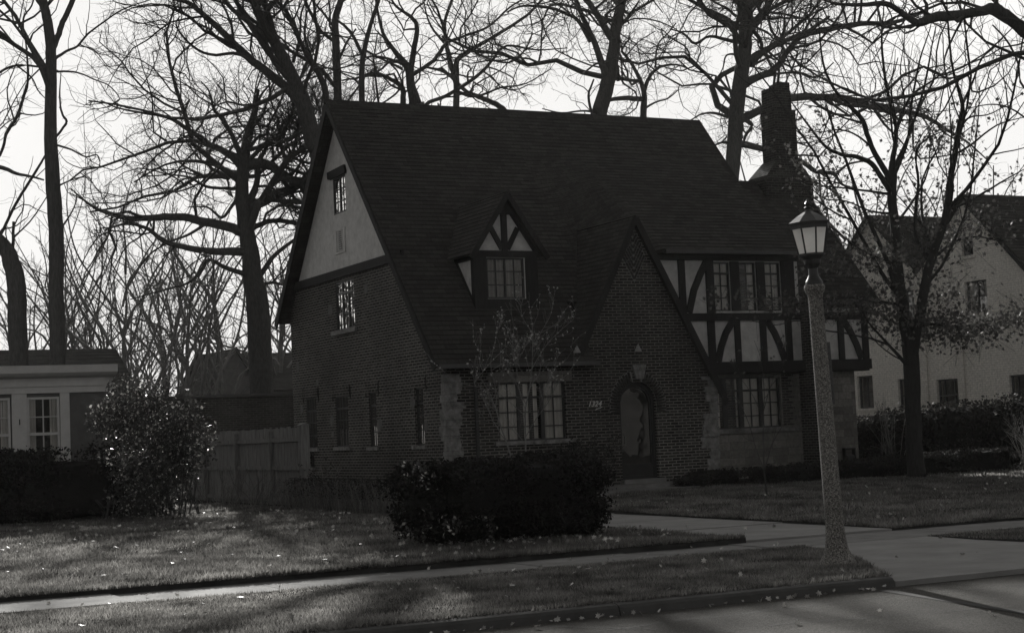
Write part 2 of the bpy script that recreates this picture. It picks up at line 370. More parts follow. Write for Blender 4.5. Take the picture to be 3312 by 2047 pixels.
# ------------------------------------------------------------------ ground
def sheet(name, pts, z, mat):
    mb = MB(); mb.face([(x, y, z) for x, y in pts]); o = mb.build(name, mat); tag(o, kind='structure'); return o
sheet('ground', rect(-400, 420, -300, 700), -0.06, 'soil')
sheet('street', rect(-400, 420, 3.0, 12.3), 0.03, 'asphalt')
mb = MB(); mb.face([(9.64, 12.0, .034), (9.74, 12.0, .034), (9.03, 8.0, .034), (8.92, 8.0, .034)]); tag(mb.build('street_tar_seam', 'patch'), kind='structure')
def cracks(name, z, lines, w=.006, seed=1):
    rr = random.Random(seed); mb = MB()
    for (x0, y0, x1, y1) in lines:
        n = 14; P = [(x0+(x1-x0)*i/n+rr.uniform(-.04, .04), y0+(y1-y0)*i/n+rr.uniform(-.04, .04)) for i in range(n+1)]
        for p, q in zip(P[:-1], P[1:]):
            dx_, dy_ = q[0]-p[0], q[1]-p[1]; L_ = math.hypot(dx_, dy_); nx_, ny_ = -dy_/L_*w, dx_/L_*w
            mb.face([(p[0]-nx_, p[1]-ny_, z), (q[0]-nx_, q[1]-ny_, z), (q[0]+nx_, q[1]+ny_, z), (p[0]+nx_, p[1]+ny_, z)])
    tag(mb.build(name, 'patch'), kind='structure')
cracks('street_cracks', .0335, [(4.5, 11.2, 9.4, 11.5), (6.2, 11.9, 7.4, 9.8), (9.9, 11.4, 13.5, 11.0), (7.4, 10.6, 9.3, 10.2), (10.4, 12.0, 11.2, 10.4), (5, 10.6, 7, 10.4)], .008)
def zB(x, y): return 0.185+0.06*min(1, max(0, (y-17.05)/10))+0.012*math.sin(x*1.7+y*0.6)*min(1, (y-17.05)/2)
def zC(x, y): return 0.155+0.09*min(1, max(0, (y-17.05)/10))+0.012*math.sin(x*1.3+y*0.8)*min(1, (y-17.05)/2)
def lawn_slab(name, x0, x1, y0, y1, zf, dx, dy):
    nx = max(2, int((x1-x0)/dx)); ny = max(2, int((y1-y0)/dy)); mb = MB()
    xs = [x0+(x1-x0)*i/nx for i in range(nx+1)]; ys = [y0+(y1-y0)*j/ny for j in range(ny+1)]
    for i in range(nx):
        for j in range(ny):
            q = [(xs[i], ys[j]), (xs[i+1], ys[j]), (xs[i+1], ys[j+1]), (xs[i], ys[j+1])]
            mb.face([(x, y, zf(x, y)) for x, y in q])
    for i in range(nx):
        mb.face([(xs[i], y0, -.05), (xs[i+1], y0, -.05), (xs[i+1], y0, zf(xs[i+1], y0)), (xs[i], y0, zf(xs[i], y0))])
    for j in range(ny):
        for x in (x0, x1): mb.face([(x, ys[j], -.05), (x, ys[j+1], -.05), (x, ys[j+1], zf(x, ys[j+1])), (x, ys[j], zf(x, ys[j]))])
    o = mb.build(name, 'soil'); tag(o, kind='structure'); return o
lawn_slab('left_lawn', -90, 11.72, 17.05, 130, zB, 1.1, 1.1)
lawn_slab('right_lawn', 14.03, 120, 17.05, 130, zC, 1.1, 1.1)
lawn_slab('back_lawn', 11.72, 14.03, 50, 130, zC, 1.1, 2)
VERGE = [(-90, 12.27), (9.95, 12.27), (10.15, 12.5), (10.4, 12.95), (10.75, 13.5), (11.1, 14.1), (11.38, 14.7), (11.6, 15.3), (11.72, 15.9), (-90, 15.9)]
ISLAND = [(13.62, 15.9), (13.6, 15.0), (13.7, 14.3), (13.95, 13.5), (14.35, 12.8), (14.8, 12.27), (120, 12.27), (120, 15.9)]
for nm, pl in (('street_verge', VERGE), ('far_street_verge', ISLAND)):
    mb = MB(); mb.prism(pl, 2, -0.05, 0.124); tag(mb.build(nm, 'soil'), kind='structure')
mb = MB()
AP = [(9.97, 12.12), (10.17, 12.5), (10.42, 12.95), (10.77, 13.5), (11.12, 14.1), (11.40, 14.7), (11.62, 15.3), (11.74, 15.9), (13.60, 15.9), (13.58, 15.0), (13.68, 14.3), (13.93, 13.5), (14.33, 12.8), (14.8, 12.12)]
zap = lambda y: 0.080+0.038*(y-12.1)/3.8
for t in tessellate_polygon([[Vector((p[0], p[1], 0)) for p in AP]]): mb.face([(AP[k][0], AP[k][1], zap(AP[k][1])) for k in t])
for k in range(len(AP)):
    p, q = AP[k], AP[(k+1) % len(AP)]; mb.face([(p[0], p[1], -.05), (q[0], q[1], -.05), (q[0], q[1], zap(q[1])), (p[0], p[1], zap(p[1]))])
tag(mb.build('driveway_apron', 'drive'), kind='structure')
cracks('apron_joints', .1215, [(11.45, 15.86, 13.6, 15.86)], .008, 3)
mb = MB(); x = -60.0; k = 0
while x < 100:
    w = 1.52; j = 0.006*math.sin(k*2.7)+0.004*math.cos(k*5.1); t = 0.012*math.sin(k*1.9)
    if 11.2 < x+w/2 < 14.4: j = 0; t = 0
    if abs(x+w/2-3.1) < 0.8: j = 0.02; t = 0.015
    mb.box(x+0.006, x+w-0.006, 15.905, 17.045+t, -0.05, 0.118+j); x += w; k += 1
tag(mb.build('sidewalk', 'concrete'), kind='structure')
mb = MB(); y = 17.05; k = 0
while y < 49:
    h = 0.145+0.05*min(1, (y-17.05)/14); L = 2.4; mb.box(11.73, 14.02, y+0.006, y+L-0.006, -0.05, h+0.003*math.sin(k*2.1)); y += L; k += 1
tag(mb.build('driveway', 'drive'), kind='structure')
prof = [(12.27, -0.05), (12.27, 0.122), (12.18, 0.124), (12.13, 0.115), (12.105, 0.09), (12.09, 0.03), (12.085, -0.05)]
mb = MB(); x = 9.95
while x > -60:
    w = 2.95; mb.prism(prof, 0, x-w+0.006, x-0.006); x -= w
x = 14.85
while x < 100: mb.prism(prof, 0, x+0.006, x+2.944); x += 2.95
tag(mb.build('kerb', 'kerb'), kind='structure')
# curved front walk and its rounded stoop
mb = MB()
WK = [(14.03, 28.55), (15.4, 28.6), (16.6, 28.9), (17.6, 29.4), (18.6, 30.0), (19.5, 30.4), (20.15, 30.8), (20.2, 31.4), (18.0, 31.2), (17.4, 30.6), (16.6, 30.05), (15.4, 29.75), (14.03, 29.7)]
mb.prism(WK, 2, 0.0, 0.262); tag(mb.build('front_walk', 'concrete'), kind='structure')

# ------------------------------------------------------------------ tudor house
H = empty('tudor_house', (14.48, 32.02, 0.2), 'steep-roofed brick Tudor house with half-timbered dormer and arched front door', 'house')
YF = 32.02; K = 6.89/6.07
def zr(y): return 3.12+(y-31.72)*K          # main roof plane
# west gable wall with its openings
GW = [rect(37.19, 38.45, 4.32, 5.52), rect(40.16, 40.95, 1.43, 2.73), rect(37.88, 38.73, 1.44, 2.70), rect(36.02, 36.47, 1.41, 2.70), rect(33.23, 33.72, 1.41, 2.69), rect(40.44, 40.82, .93, 1.3)]
mb = MB()
wall(mb, 0, 14.48, [(32.02, 0), (41.95, 0), (41.95, 4.95), (41.36, 5.70), (32.02+(5.70-zr(32.02)+0.15)/K, 5.70), (32.02, zr(32.02)-0.15)], GW, 0.16)
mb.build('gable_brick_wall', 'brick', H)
mb = MB()
wall(mb, 0, 14.48, [(34.13, 5.70), (41.3, 5.70), (37.77, 9.86)], [rect(37.50, 38.38, 7.22, 8.14)], 0.14)
mb.build('gable_stucco', 'stucco', H)
mb = MB(); mb.box(14.41, 14.478, 34.0, 41.45, 5.62, 5.83); mb.build('gable_timber_band', 'timber', H)
# lintel boards, sills
mb = MB(); mb.prism([(37.40, 8.14), (38.52, 8.14), (38.62, 8.17), (38.64, 8.34), (37.46, 8.36), (37.38, 8.2)], 0, 14.42, 14.478); mb.build('timber_lintel', 'timber', H)
def sill(a0, a1, z0, z1, ax=0, at=14.48, d=0.06):
    mb = MB()
    if ax == 0: mb.prism([(a0, z0), (a1, z0), (a1+0.01, z1), (a0-0.01, z1)], 0, at-d, at-0.002)
    else: mb.prism([(a0, z0), (a1, z0), (a1+0.01, z1), (a0-0.01, z1)], 1, at-d, at-0.002)
    return mb.build('stone_sill', 'rough_stone', H)
sill(37.08, 38.75, 4.22, 4.32); sill(40.05, 41.05, 1.34, 1.43); sill(37.78, 38.86, 1.35, 1.44); sill(35.92, 36.6, 1.33, 1.41); sill(33.12, 33.85, 1.33, 1.41); sill(40.38, 40.88, .86, .93)
for (a0, a1, z) in ((40.16, 40.95, 2.73), (37.88, 38.73, 2.70), (36.02, 36.47, 2.70), (33.23, 33.72, 2.69)):
    mb = MB(); a = a0-0.16; i = 0
    while a < a1+0.16: mb.box(14.452+0.006*(i % 2), 14.478, a, a+0.058, z+0.005, z+0.215); a += 0.068; i += 1
    mb.build('soldier_course', 'brick', H)
    for s in (a0-0.2, a1+0.17): mb2 = MB(); mb2.box(14.462, 14.478, s-0.012, s+0.012, z-0.1, z+0.26); mb2.build('wall_strap', 'timber', H)
# odd field stones set in the brickwork
for i, (y, z, s) in enumerate([(38.87, 4.89, .17), (41.28, 2.45, .13), (39.02, 2.12, .15), (39.0, 1.77, .10), (35.85, 1.92, .17), (33.83, 2.36, .15), (33.13, 1.84, .13), (36.39, 5.19, .14), (41.5, 3.6, .16), (40.0, 3.1, .1)]):
    n = 9; mb = MB(); rr = random.Random(i)
    mb.prism([(y+s*rr.uniform(.75, 1.1)*math.cos(2*math.pi*k/n), z+s*rr.uniform(.7, 1.05)*math.sin(2*math.pi*k/n)) for k in range(n)], 0, 14.470, 14.49)
    mb.build('field_stone', 'field', H)
# west windows
window(H, 0, 14.48, 37.50, 38.38, 7.22, 8.14, [(0, .47, 2), (.53, 1, 2)], (.33, .66), curtain='sides', fw=0.04, recess=0.035)
window(H, 0, 14.48, 37.19, 38.45, 4.32, 5.52, [(0, .31, 2), (.345, .655, 2), (.69, 1, 2)], (.33, .0001+.58), transom=.76, curtain=[(0, .3), (.7, 1)], recess=0.04)
window(H, 0, 14.48, 40.16, 40.95, 1.43, 2.73, [(0, .48, 2), (.52, 1, 2)], (.25, .5), transom=.74, curtain='full', recess=0.05)
window(H, 0, 14.48, 37.88, 38.73, 1.44, 2.70, [(0, .48, 2), (.52, 1, 2)], (.27, .52), transom=.75, curtain='full', recess=0.05)
window(H, 0, 14.48, 36.02, 36.47, 1.41, 2.70, [(0, 1, 2)], (.27, .52), transom=.75, curtain='full', recess=0.06)
window(H, 0, 14.48, 33.23, 33.72, 1.41, 2.69, [(0, 1, 2)], (.27, .52), transom=.73, curtain='full', recess=0.08)
window(H, 0, 14.48, 40.44, 40.82, .93, 1.3, [(0, 1, 2)], (), curtain=None)
# louvred vent in the stucco
mb = MB()
for z0, z1, y0, y1 in ((6.22, 6.27, 37.62, 38.34), (6.79, 6.84, 37.60, 38.36), (6.27, 6.79, 37.62, 37.74), (6.27, 6.79, 38.22, 38.34)): mb.box(14.455, 14.478, y0, y1, z0, z1)
for k in range(9):
    z = 6.29+k*0.056; mb.face([(14.458, 37.74, z), (14.458, 38.22, z), (14.476, 38.22, z+0.04), (14.476, 37.74, z+0.04)])
vt = mb.build('louvre_vent', 'stucco', H)
mb = MB()
for k in range(9): mb.box(14.462, 14.4775, 37.90, 38.06, 6.325+k*0.052, 6.35+k*0.052)
mb.build('vent_slots', 'metal', vt)

# front brick wall and entry gable
ARC = []
for k in range(15):
    u = -1+2*k/14; ARC.append((19.255+0.485*u, 2.28+0.36*(max(0, 1-abs(u)**2.0))**0.5*(0.9+0.1*(1-abs(u)))))
DOOR = [(18.77, 0.44)]+[(19.74, 0.44)]+ARC[::-1]
FW = [(14.48, 0), (21.38, 0), (21.38, 2.45), (19.32, 6.30), (17.84, 3.35), (17.84, 3.02), (14.48, 3.02)]
mb = MB(); wall(mb, 1, YF, FW, [rect(15.74, 17.40, 1.42, 2.70), DOOR], 0.2)
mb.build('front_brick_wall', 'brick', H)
window(H, 1, YF, 15.74, 17.40, 1.42, 2.70, [(0, .28, 2), (.325, .64, 2), (.70, 1, 2)], (.24, .49), transom=.74, recess=0.10, curtain=[(0, .29), (.40, .47), (.54, .60), (.70, 1)])
mb = MB(); mb.box(15.5, 17.56, YF-0.03, YF-0.002, 2.70, 2.93); mb.build('stone_lintel', 'stone', H)
sill(15.6, 17.58, 1.33, 1.42, 1, YF, 0.07)
# rough stone corner
def quoins(c, side, zt, wr, seed, yside=None):
    rr = random.Random(seed); z = 0.05
    while z < zt:
        h = rr.uniform(.09, .27); h = min(h, zt-z); w = rr.uniform(*wr)*rr.choice((.75, 1.0, 1.15))+max(0, .12-(z)*.1)
        mb = MB(); e = rr.uniform(.01, .07)
        if side > 0:
            ys = rr.uniform(.12, .32)
            o = [(c-e, YF-e), (c+w, YF-e), (c+w, YF-.002), (c-.002, YF-.002), (c-.002, YF+ys), (c-e, YF+ys)]
        else: o = [(c-w, YF-e), (c+.02, YF-e), (c+.02, YF+.25), (c+.002, YF+.25), (c+.002, YF-.002), (c-w, YF-.002)]
        zs = [z+.003, z+h*.3, z+h*.7, z+h-.003]; js = [rr.uniform(-.03, .03) for _ in zs]
        for (za, zb_, ja) in zip(zs[:-1], zs[1:], js): mb.prism([(px+(ja if abs(px-c) > .15 else 0), py) for px, py in o], 2, za, zb_)
        o2 = mb.build('quoin_stone', 'rough_stone', H); z += h
quoins(14.48, 1, 2.92, (.22, .44), 3); quoins(21.38, -1, 2.72, (.22, .48), 5)
# arch of radial bricks, keystone
cx, cz = 19.255, 2.05
for sd_ in (-1, 1):
    mb = MB(); bed = []
    for k in range(17):
        th = math.radians(-8+88*k/16); c0, s0 = math.cos(th)*sd_, math.sin(th)
        r0 = 0.50+0.10*max(0, s0)**2; r1 = r0+0.22+0.03*(k % 2); bed.append(((cx+c0*(r0-.005), cz+s0*(r0-.005)), (cx+c0*(r1+.012), cz+s0*(r1+.012))))
        if k < 16: mb.beam((cx+c0*r0, cz+s0*r0), (cx+c0*r1, cz+s0*r1), 0.052, YF-0.024, YF-0.0075, 1)
    mb.build('brick_arch', 'brick_chimney', H)
    mb = MB()
    for (p0, p1), (q0, q1) in zip(bed[:-1], bed[1:]): mb.prism([p0, p1, q1, q0], 1, YF-0.007, YF-0.002)
    mb.build('arch_mortar', 'mortar', H)
mb = MB(); mb.prism([(19.22, 2.70), (19.42, 2.70), (19.50, 3.02), (19.14, 3.02)], 1, YF-0.05, YF-0.003); mb.prism([(19.27, 2.74), (19.37, 2.74), (19.41, 2.99), (19.24, 2.99)], 1, YF-0.065, YF-0.051); mb.build('keystone', 'rough_stone', H)
# chevron brickwork in the gable peak
mb = MB(); cx = 19.32; ang = math.radians(62)
dx, dz = math.cos(ang), math.sin(ang)
for k in range(8):
    zc = 4.985+k*0.142
    for s in (-1, 1):
        j = 0
        while j < 3:
            a = j*0.218-(0.109 if k % 2 else 0); L = 0.207
            if a < 0: L += a; a = 0.0
            while L > .03 and ((dx*(a+L)) > 0.29 or zc+dz*(a+L) > 6.30-dx*(a+L)*1.93-0.16): L -= .01
            if L > .04: mb.beam((cx+s*dx*a, zc+dz*a), (cx+s*dx*(a+L), zc+dz*(a+L)), 0.053, YF-0.014, YF-0.0065, 1)
            j += 1
mb.build('chevron_brickwork', 'brick_chimney', H)
mb = MB(); mb.prism([(19.32, 4.90), (19.63, 5.48), (19.63, 5.56), (19.32, 6.14), (19.01, 5.56), (19.01, 5.48)], 1, YF-0.006, YF-0.003); mb.build('mortar_bed', 'mortar', H)
# front door
dr = MB(); d = YF+0.14
inner = [(x, z) for x, z in ARC]
fr_out = [(18.772, 0.44), (19.738, 0.44)]+ARC[::-1]
def shrink(p, k, c=(19.255, 1.5)): return (c[0]+(p[0]-c[0])*k, p[1]-(0.10 if p[1] > 2 else -0.30))
glo = [(18.87, 0.78), (19.63, 0.78)]+[(19.255+(x-19.255)*0.78, z-0.11) for x, z in ARC[::-1]]
wall(dr, 1, d, fr_out, [glo], 0.05)
wall(dr, 1, d-0.04, fr_out, [[(18.84, 0.52), (19.67, 0.52)]+[(19.255+(x-19.255)*0.86, z-0.07) for x, z in ARC[::-1]]], 0.04)
door = dr.build('front_door', 'dark_wood', H)
mb = MB(); mb.face([(x, d+0.02, z) for x, z in [(18.86, .77), (19.64, .77)]+[(19.255+(x-19.255)*0.8, z-0.10) for x, z in ARC[::-1]]]); mb.build('pane', 'glass_door', door)
mb = MB(); mb.face([(x, d+0.12, z) for x, z in fr_out]); mb.build('inner_door', 'dark_wood', door)
mb = MB(); mb.tube([(18.90, d-0.05, 1.25), (18.90, d-0.09, 1.28), (18.90, d-0.09, 1.42), (18.90, d-0.05, 1.45)], 0.012); mb.build('handle', 'gutter', door)
mb = MB(); mb.box(18.72, 19.82, YF-0.16, YF+0.12, 0.30, 0.44); mb.build('threshold', 'concrete', H)
ST = [(18.0, YF-0.002)]+[(19.15+1.2*math.cos(math.radians(a)), YF-0.05-0.85*math.sin(math.radians(a))*-1*-1) for a in range(180, -1, -15)]+[(20.4, YF-0.002)]
mb = MB(); mb.prism(ST, 2, 0.0, 0.345); mb.build('stoop', 'concrete', H)
# lamps with pale conical shades
for (x, z, y) in ((19.235, 3.44, 31.86), (17.52, 3.42, 31.62)):
    mb = MB(); mb.lathe([(0.085, z-0.12), (0.02, z+0.02), (0.0, z+0.05)], (x, y), 14); lp = mb.build('wall_lamp', 'lamp_shade', H)
    mb = MB(); mb.tube([(x, y, z+0.03), (x, y+0.04, z+0.12), (x, y+0.14, z+0.12)], 0.012, 6); mb.build('bracket', 'metal', lp)
# house number
def text_mesh(body, size, mat, x, y, z, shear=0.35):
    cu = bpy.data.curves.new('house_number', 'FONT'); cu.body = body; cu.size = size; cu.extrude = 0.006; cu.shear = shear; cu.offset = 0.004; cu.space_character = 1.05
    tmp = bpy.data.objects.new('tmp', cu); COL.objects.link(tmp); bpy.context.view_layer.update()
    me = bpy.data.meshes.new_from_object(tmp); bpy.data.objects.remove(tmp)
    R = Matrix.Translation((x, y, z)) @ Matrix.Rotation(math.radians(90), 4, 'X'); me.transform(R); me.materials.clear(); me.materials.append(M[mat]); me.name = 'house_number'
    return me
o = link('house_number', text_mesh('1324', 0.165, 'numbers', 17.94, YF-0.02, 2.115), H)
mb = MB(); mb.curve_beam([(18.13, 2.03), (18.19, 2.06), (18.25, 2.07), (18.31, 2.10)], 0.014, YF-0.02, YF-0.006, 1); mb.build('number_flourish', 'numbers', H)

# main roof: one plane, cut to the rake, the eaves and the lower wing
NS = 63; EX = math.hypot(6.07, 6.89)/NS; KN = (31.72, 3.12, 6.07/NS, 6.89/NS)
def rp(x, k): return (x, KN[0]+KN[2]*k, KN[1]+KN[3]*k)
mb = MB()
for x0, x1, k0, k1 in ((14.16, 18.05, 0, 63), (18.05, 20.42, 13, 63), (20.42, 24.85, 19, 63), (24.85, 25.15, 14, 63), (25.15, 27.15, 14, 45)):
    roof_quad(mb, rp(x0, k0), rp(x1, k0), rp(x1, k1), rp(x0, k1), expo=EX*0.9999)
RT = rp(0, 63); WT = rp(0, 45)
roof_quad(mb, (25.15, 42.25, 4.85), (14.16, 42.25, 4.85), (14.16, RT[1]+0.001, RT[2]), (25.15, RT[1]+0.001, RT[2]), expo=0.146)
roof_quad(mb, (27.15, 39.1, 4.6), (25.0, 39.1, 4.6), (25.0, WT[1]+0.001, WT[2]), (27.15, WT[1]+0.001, WT[2]), expo=0.146)
# raised shed over the upper windows
roof_quad(mb, (20.75, 33.0, 5.80), (24.86, 33.0, 5.80), (24.86, 36.6, 8.71), (20.75, 36.6, 8.71), expo=0.146)
NTW = 8                                     # the shed eases back into the main plane on its west side
for i in range(NTW):
    def tw(t):
        s_ = t*t*(3-2*t); x_ = 18.9+1.85*t; z0_ = zr(33.0)+(5.80-zr(33.0))*s_; return (x_, 33.0, z0_), (x_, 36.6, 8.71+(zr(36.6)-8.71)*(1-s_)+0.002)
    (p0, p1), (q0, q1) = tw(i/NTW), tw((i+1)/NTW)
    roof_quad(mb, p0, q0, q1, p1, expo=0.1508 if i == 0 else 0.148)
# entry gable slopes
roof_quad(mb, (17.70, 32.1, 3.33), (17.70, 31.86, 3.33), (19.32, 31.86, 6.44), (19.32, 34.62, 6.44), expo=0.146, thick=.05)
roof_quad(mb, (21.48, 31.86, 2.33), (21.48, 33.5, 2.33), (19.322, 34.62, 6.44), (19.322, 31.86, 6.44), expo=0.146, thick=.05)
# dormer slopes
roof_quad(mb, (15.50, 33.95, 5.60), (15.50, 32.62, 5.60), (16.46, 32.62, 7.03), (16.46, 35.22, 7.03), expo=0.146, thick=.05)
roof_quad(mb, (17.42, 32.62, 5.60), (17.42, 33.95, 5.60), (16.462, 35.22, 7.03), (16.462, 32.62, 7.03), expo=0.146, thick=.05)
roof = mb.build('shingle_roof', 'shingle', H)
mb = MB()
mb.prism([(RT[1]-0.12, RT[2]-0.115), (RT[1], RT[2]+0.03), (RT[1]+0.12, RT[2]-0.115), (RT[1], RT[2]-0.03)], 0, 14.12, 25.17)
mb.prism([(WT[1]-0.12, WT[2]-0.115), (WT[1], WT[2]+0.03), (WT[1]+0.12, WT[2]-0.115), (WT[1], WT[2]-0.03)], 0, 25.18, 27.17)
mb.build('ridge_cap', 'shingle', roof)
# rake boards
def rake(ax, p, q, w, d0, d1): mb = MB(); mb.beam(p, q, w, d0, d1, ax); return mb.build('rake_board', 'timber', H)
rake(0, (31.78, 3.02), (RT[1]-.02, RT[2]-0.14), 0.15, 14.125, 14.16)
rake(0, (42.2, 4.72), (RT[1]+.02, RT[2]-0.16), 0.22, 14.125, 14.16)
rake(0, (33.1, 4.53), (RT[1]-.02, RT[2]-0.16), 0.20, 25.15, 25.18)
rake(0, (33.1, 4.53), (WT[1]-.02, WT[2]-0.16), 0.20, 27.151, 27.185)
rake(1, (17.72, 3.25), (19.32, 6.36), 0.13, 31.82, 31.86); rake(1, (21.50, 2.23), (19.32, 6.36), 0.15, 31.815, 31.855)
rake(1, (15.50, 5.50), (16.46, 6.95), 0.12, 32.585, 32.62); rake(1, (17.42, 5.50), (16.46, 6.95), 0.12, 32.58, 32.615)
mb = MB(); mb.lathe([(0.0, 2.02), (0.07, 2.08), (0.09, 2.18), (0.03, 2.26)], (21.5, 31.84), 10); mb.build('rake_end_scroll', 'timber', H)
# gutters and downspouts
mb = MB(); mb.box(14.2, 18.08, 31.58, 31.70, 3.02, 3.115); mb.build('gutter', 'gutter', H)
mb = MB(); mb.box(20.75, 24.84, 32.87, 32.985, 5.70, 5.79); mb.build('gutter', 'gutter', H)
mb = MB(); mb.box(24.9, 27.1, 32.97, 33.06, 4.48, 4.60); mb.build('gutter', 'gutter', H)
mb = MB(); mb.tube([(15.15, 31.64, 3.02), (15.15, 31.93, 2.85), (15.15, 31.93, 0.25)], 0.045, 8); mb.build('downspout', 'metal', H)
mb = MB(); mb.tube([(25.12, 33.35, 2.9), (25.12, 33.35, 0.25)], 0.06, 8); mb.build('downspout', 'metal', H)
# stone ground floor of the east part
YS = 33.45
mb = MB(); wall(mb, 1, YS, rect(21.38, 26.58, 0, 2.88), [rect(22.28, 24.26, 1.47, 2.72)], 0.16)
mb.face([(26.58, YS, 0), (26.58, 38.8, 0), (26.58, 38.8, 2.88), (26.58, YS, 2.88)]); mb.face([(21.38, YF, 0), (21.38, YS, 0), (21.38, YS, 2.9), (21.38, YF, 2.45)])
mb.build('stone_wall', 'stone', H)
window(H, 1, YS, 22.28, 24.26, 1.47, 2.72, [(0, .13, 1), (.2, .38, 2), (.45, .70, 2), (.76, 1, 2)], (.24, .49), transom=.74, curtain=[(0, .12), (.36, .39), (.45, .70), (.76, 1)])
sill(22.2, 24.7, 1.36, 1.47, 1, YS, 0.06)
mb = MB(); z = 1.475; k = 0
while z < 2.72:
    mb.box(24.30, 24.30+[.34, .2, .36, .25][k % 4], YS-0.008, YS-0.002, z, z+0.0677); z += 0.0677; k += 1
mb.build('brick_patch', 'brick', H)
mb = MB(); mb.box(26.05, 26.38, YS-0.14, YS-0.02, 0.82, 0.86); mb.box(26.05, 26.08, YS-0.14, YS-0.02, 0.45, 0.82); mb.box(26.35, 26.38, YS-0.14, YS-0.02, 0.45, 0.82); mb.tube([(26.10, YS-.08, .6), (26.33, YS-.08, .6)], 0.09, 12); mb.build('hose_reel', 'metal', H)
# half-timbered storey
YT = 33.27
mb = MB(); wall(mb, 1, YT, [(20.4, 2.9), (26.88, 2.9), (26.88, 4.72), (24.84, 4.72), (24.84, 5.76), (20.4, 5.76)], [rect(22.31, 22.79, 4.34, 5.54), rect(23.06, 23.56, 4.34, 5.54), rect(23.82, 24.30, 4.34, 5.54)], 0.12)
mb.face([(26.88, YT, 2.9), (26.88, 38.6, 2.9), (26.88, 38.6, 4.9), (26.88, 36.04, 7.85), (26.88, YT, 4.72)])
mb.build('stucco_infill', 'stucco', H)
T0, T1 = YT-0.055, YT-0.002
def post(x0, x1, z0, z1, dd=0.0): mb = MB(); mb.box(x0, x1, T0-dd, T1, z0, z1); mb.build('timber_post', 'timber', H)
for a in ((21.30, 21.48, 4.29, 5.57), (22.08, 22.305, 4.29, 5.57), (22.80, 23.05, 4.34, 5.55), (23.57, 23.81, 4.34, 5.55), (24.31, 24.70, 4.29, 5.57), (22.06, 22.26, 3.10, 4.10), (22.84, 23.00, 3.10, 4.10), (23.60, 23.77, 3.10, 4.10), (24.36, 24.54, 3.10, 4.10), (25.98, 26.15, 3.10, 4.10), (26.74, 26.92, 3.10, 4.45)): post(*a)
for (x0, x1, z0, z1, dd) in ((20.7, 24.84, 5.575, 5.75, .01), (20.9, 26.74, 4.105, 4.285, .01), (21.25, 26.93, 2.84, 3.095, .06), (24.75, 26.73, 4.4, 4.55, .02)):
    mb = MB(); mb.box(x0, x1, T0-dd, T1, z0, z1); mb.build('timber_beam', 'timber', H)
def brace(pts, w=0.17): mb = MB(); mb.curve_beam(pts, w, T0+0.004, T1-0.001, 1); mb.build('timber_brace', 'timber', H)
brace([(22.12, 5.55), (21.93, 5.25), (21.72, 4.85), (21.55, 4.30)]); brace([(22.80, 4.09), (22.58, 3.80), (22.43, 3.48), (22.32, 3.11)])
brace([(23.83, 4.09), (24.02, 3.80), (24.17, 3.48), (24.30, 3.11)]); brace([(26.17, 4.09), (26.37, 3.80), (26.54, 3.48), (26.68, 3.11)])
mb = MB(); mb.box(21.38, 26.9, YT-0.05, YS+0.1, 2.80, 2.838); mb.build('overhang_soffit', 'timber', H)
window(H, 1, YT, 22.31, 22.79, 4.34, 5.54, [(0, 1, 2)], (.27, .52), transom=.77, recess=0.05, curtain='full')
window(H, 1, YT, 23.06, 23.56, 4.34, 5.54, [(0, 1, 2)], (.27, .52), transom=.77, recess=0.05, curtain=[(.5, 1)])
window(H, 1, YT, 23.82, 24.30, 4.34, 5.54, [(0, 1, 2)], (.27, .52), transom=.77, recess=0.05, curtain='full')
# dormer
D = MB(); YD = 32.87
wall(D, 1, YD, [(15.70, 4.25), (17.22, 4.25), (17.22, 5.62), (17.28, 5.62), (16.46, 6.86), (15.64, 5.62), (15.70, 5.62)], [rect(15.99, 16.94, 4.62, 5.54)], 0.1)
D.face([(15.70, YD, 4.2), (15.70, YD, 5.62), (15.70, 33.95, 5.62)]); D.face([(17.22, YD, 4.2), (17.22, YD, 5.62), (17.22, 33.95, 5.62)])
dm = D.build('dormer', 'stucco', H)
mb = MB(); e0, e1 = YD-0.045, YD-0.002
for x0, x1, z0, z1 in ((15.66, 15.97, 4.25, 5.55), (16.96, 17.26, 4.25, 5.55), (15.97, 16.96, 4.25, 4.61), (15.6, 17.32, 5.552, 5.70), (16.385, 16.53, 5.70, 6.62)): mb.box(x0, x1, e0, e1, z0, z1)
mb.beam((16.39, 5.74), (16.12, 6.22), 0.12, e0+.003, e1-.001, 1); mb.beam((16.53, 5.74), (16.80, 6.22), 0.12, e0+.003, e1-.001, 1)
mb.prism([(16.25, 6.52), (16.67, 6.52), (16.46, 6.86)], 1, e0+.005, e1-.0015)
mb.beam((15.62, 5.66), (16.46, 6.90), 0.16, e0+.001, e1-.0005, 1); mb.beam((17.30, 5.66), (16.46, 6.90), 0.16, e0+.002, e1-.0004, 1)
mb.box(15.655, 15.698, YD-.04, YD+0.12, 4.3, 5.56); mb.box(15.66, 15.698, YD, 33.9, 5.50, 5.60)
mb.beam((YD+.05, 4.45), (33.88, 5.60), 0.10, 15.662, 15.697, 0)
mb.build('dormer_timbering', 'timber', dm)
window(H, 1, YD, 15.99, 16.94, 4.62, 5.54, [(0, .48, 2), (.52, 1, 2)], (.34, .67), recess=0.05, curtain='full', cm='sheer')
# remaining outer walls
mb = MB()
wall(mb, 1, 41.95, rect(14.48, 24.85, 0, 4.95)); mb.face([(24.85, 32.3, 0), (24.85, 41.95, 0), (24.85, 41.95, 5.0), (24.85, 37.77, 9.86), (24.85, 32.3, 3.6)])
wall(mb, 1, 38.8, rect(24.85, 26.88, 0, 4.75)); mb.build('rear_brick_wall', 'brick', H)
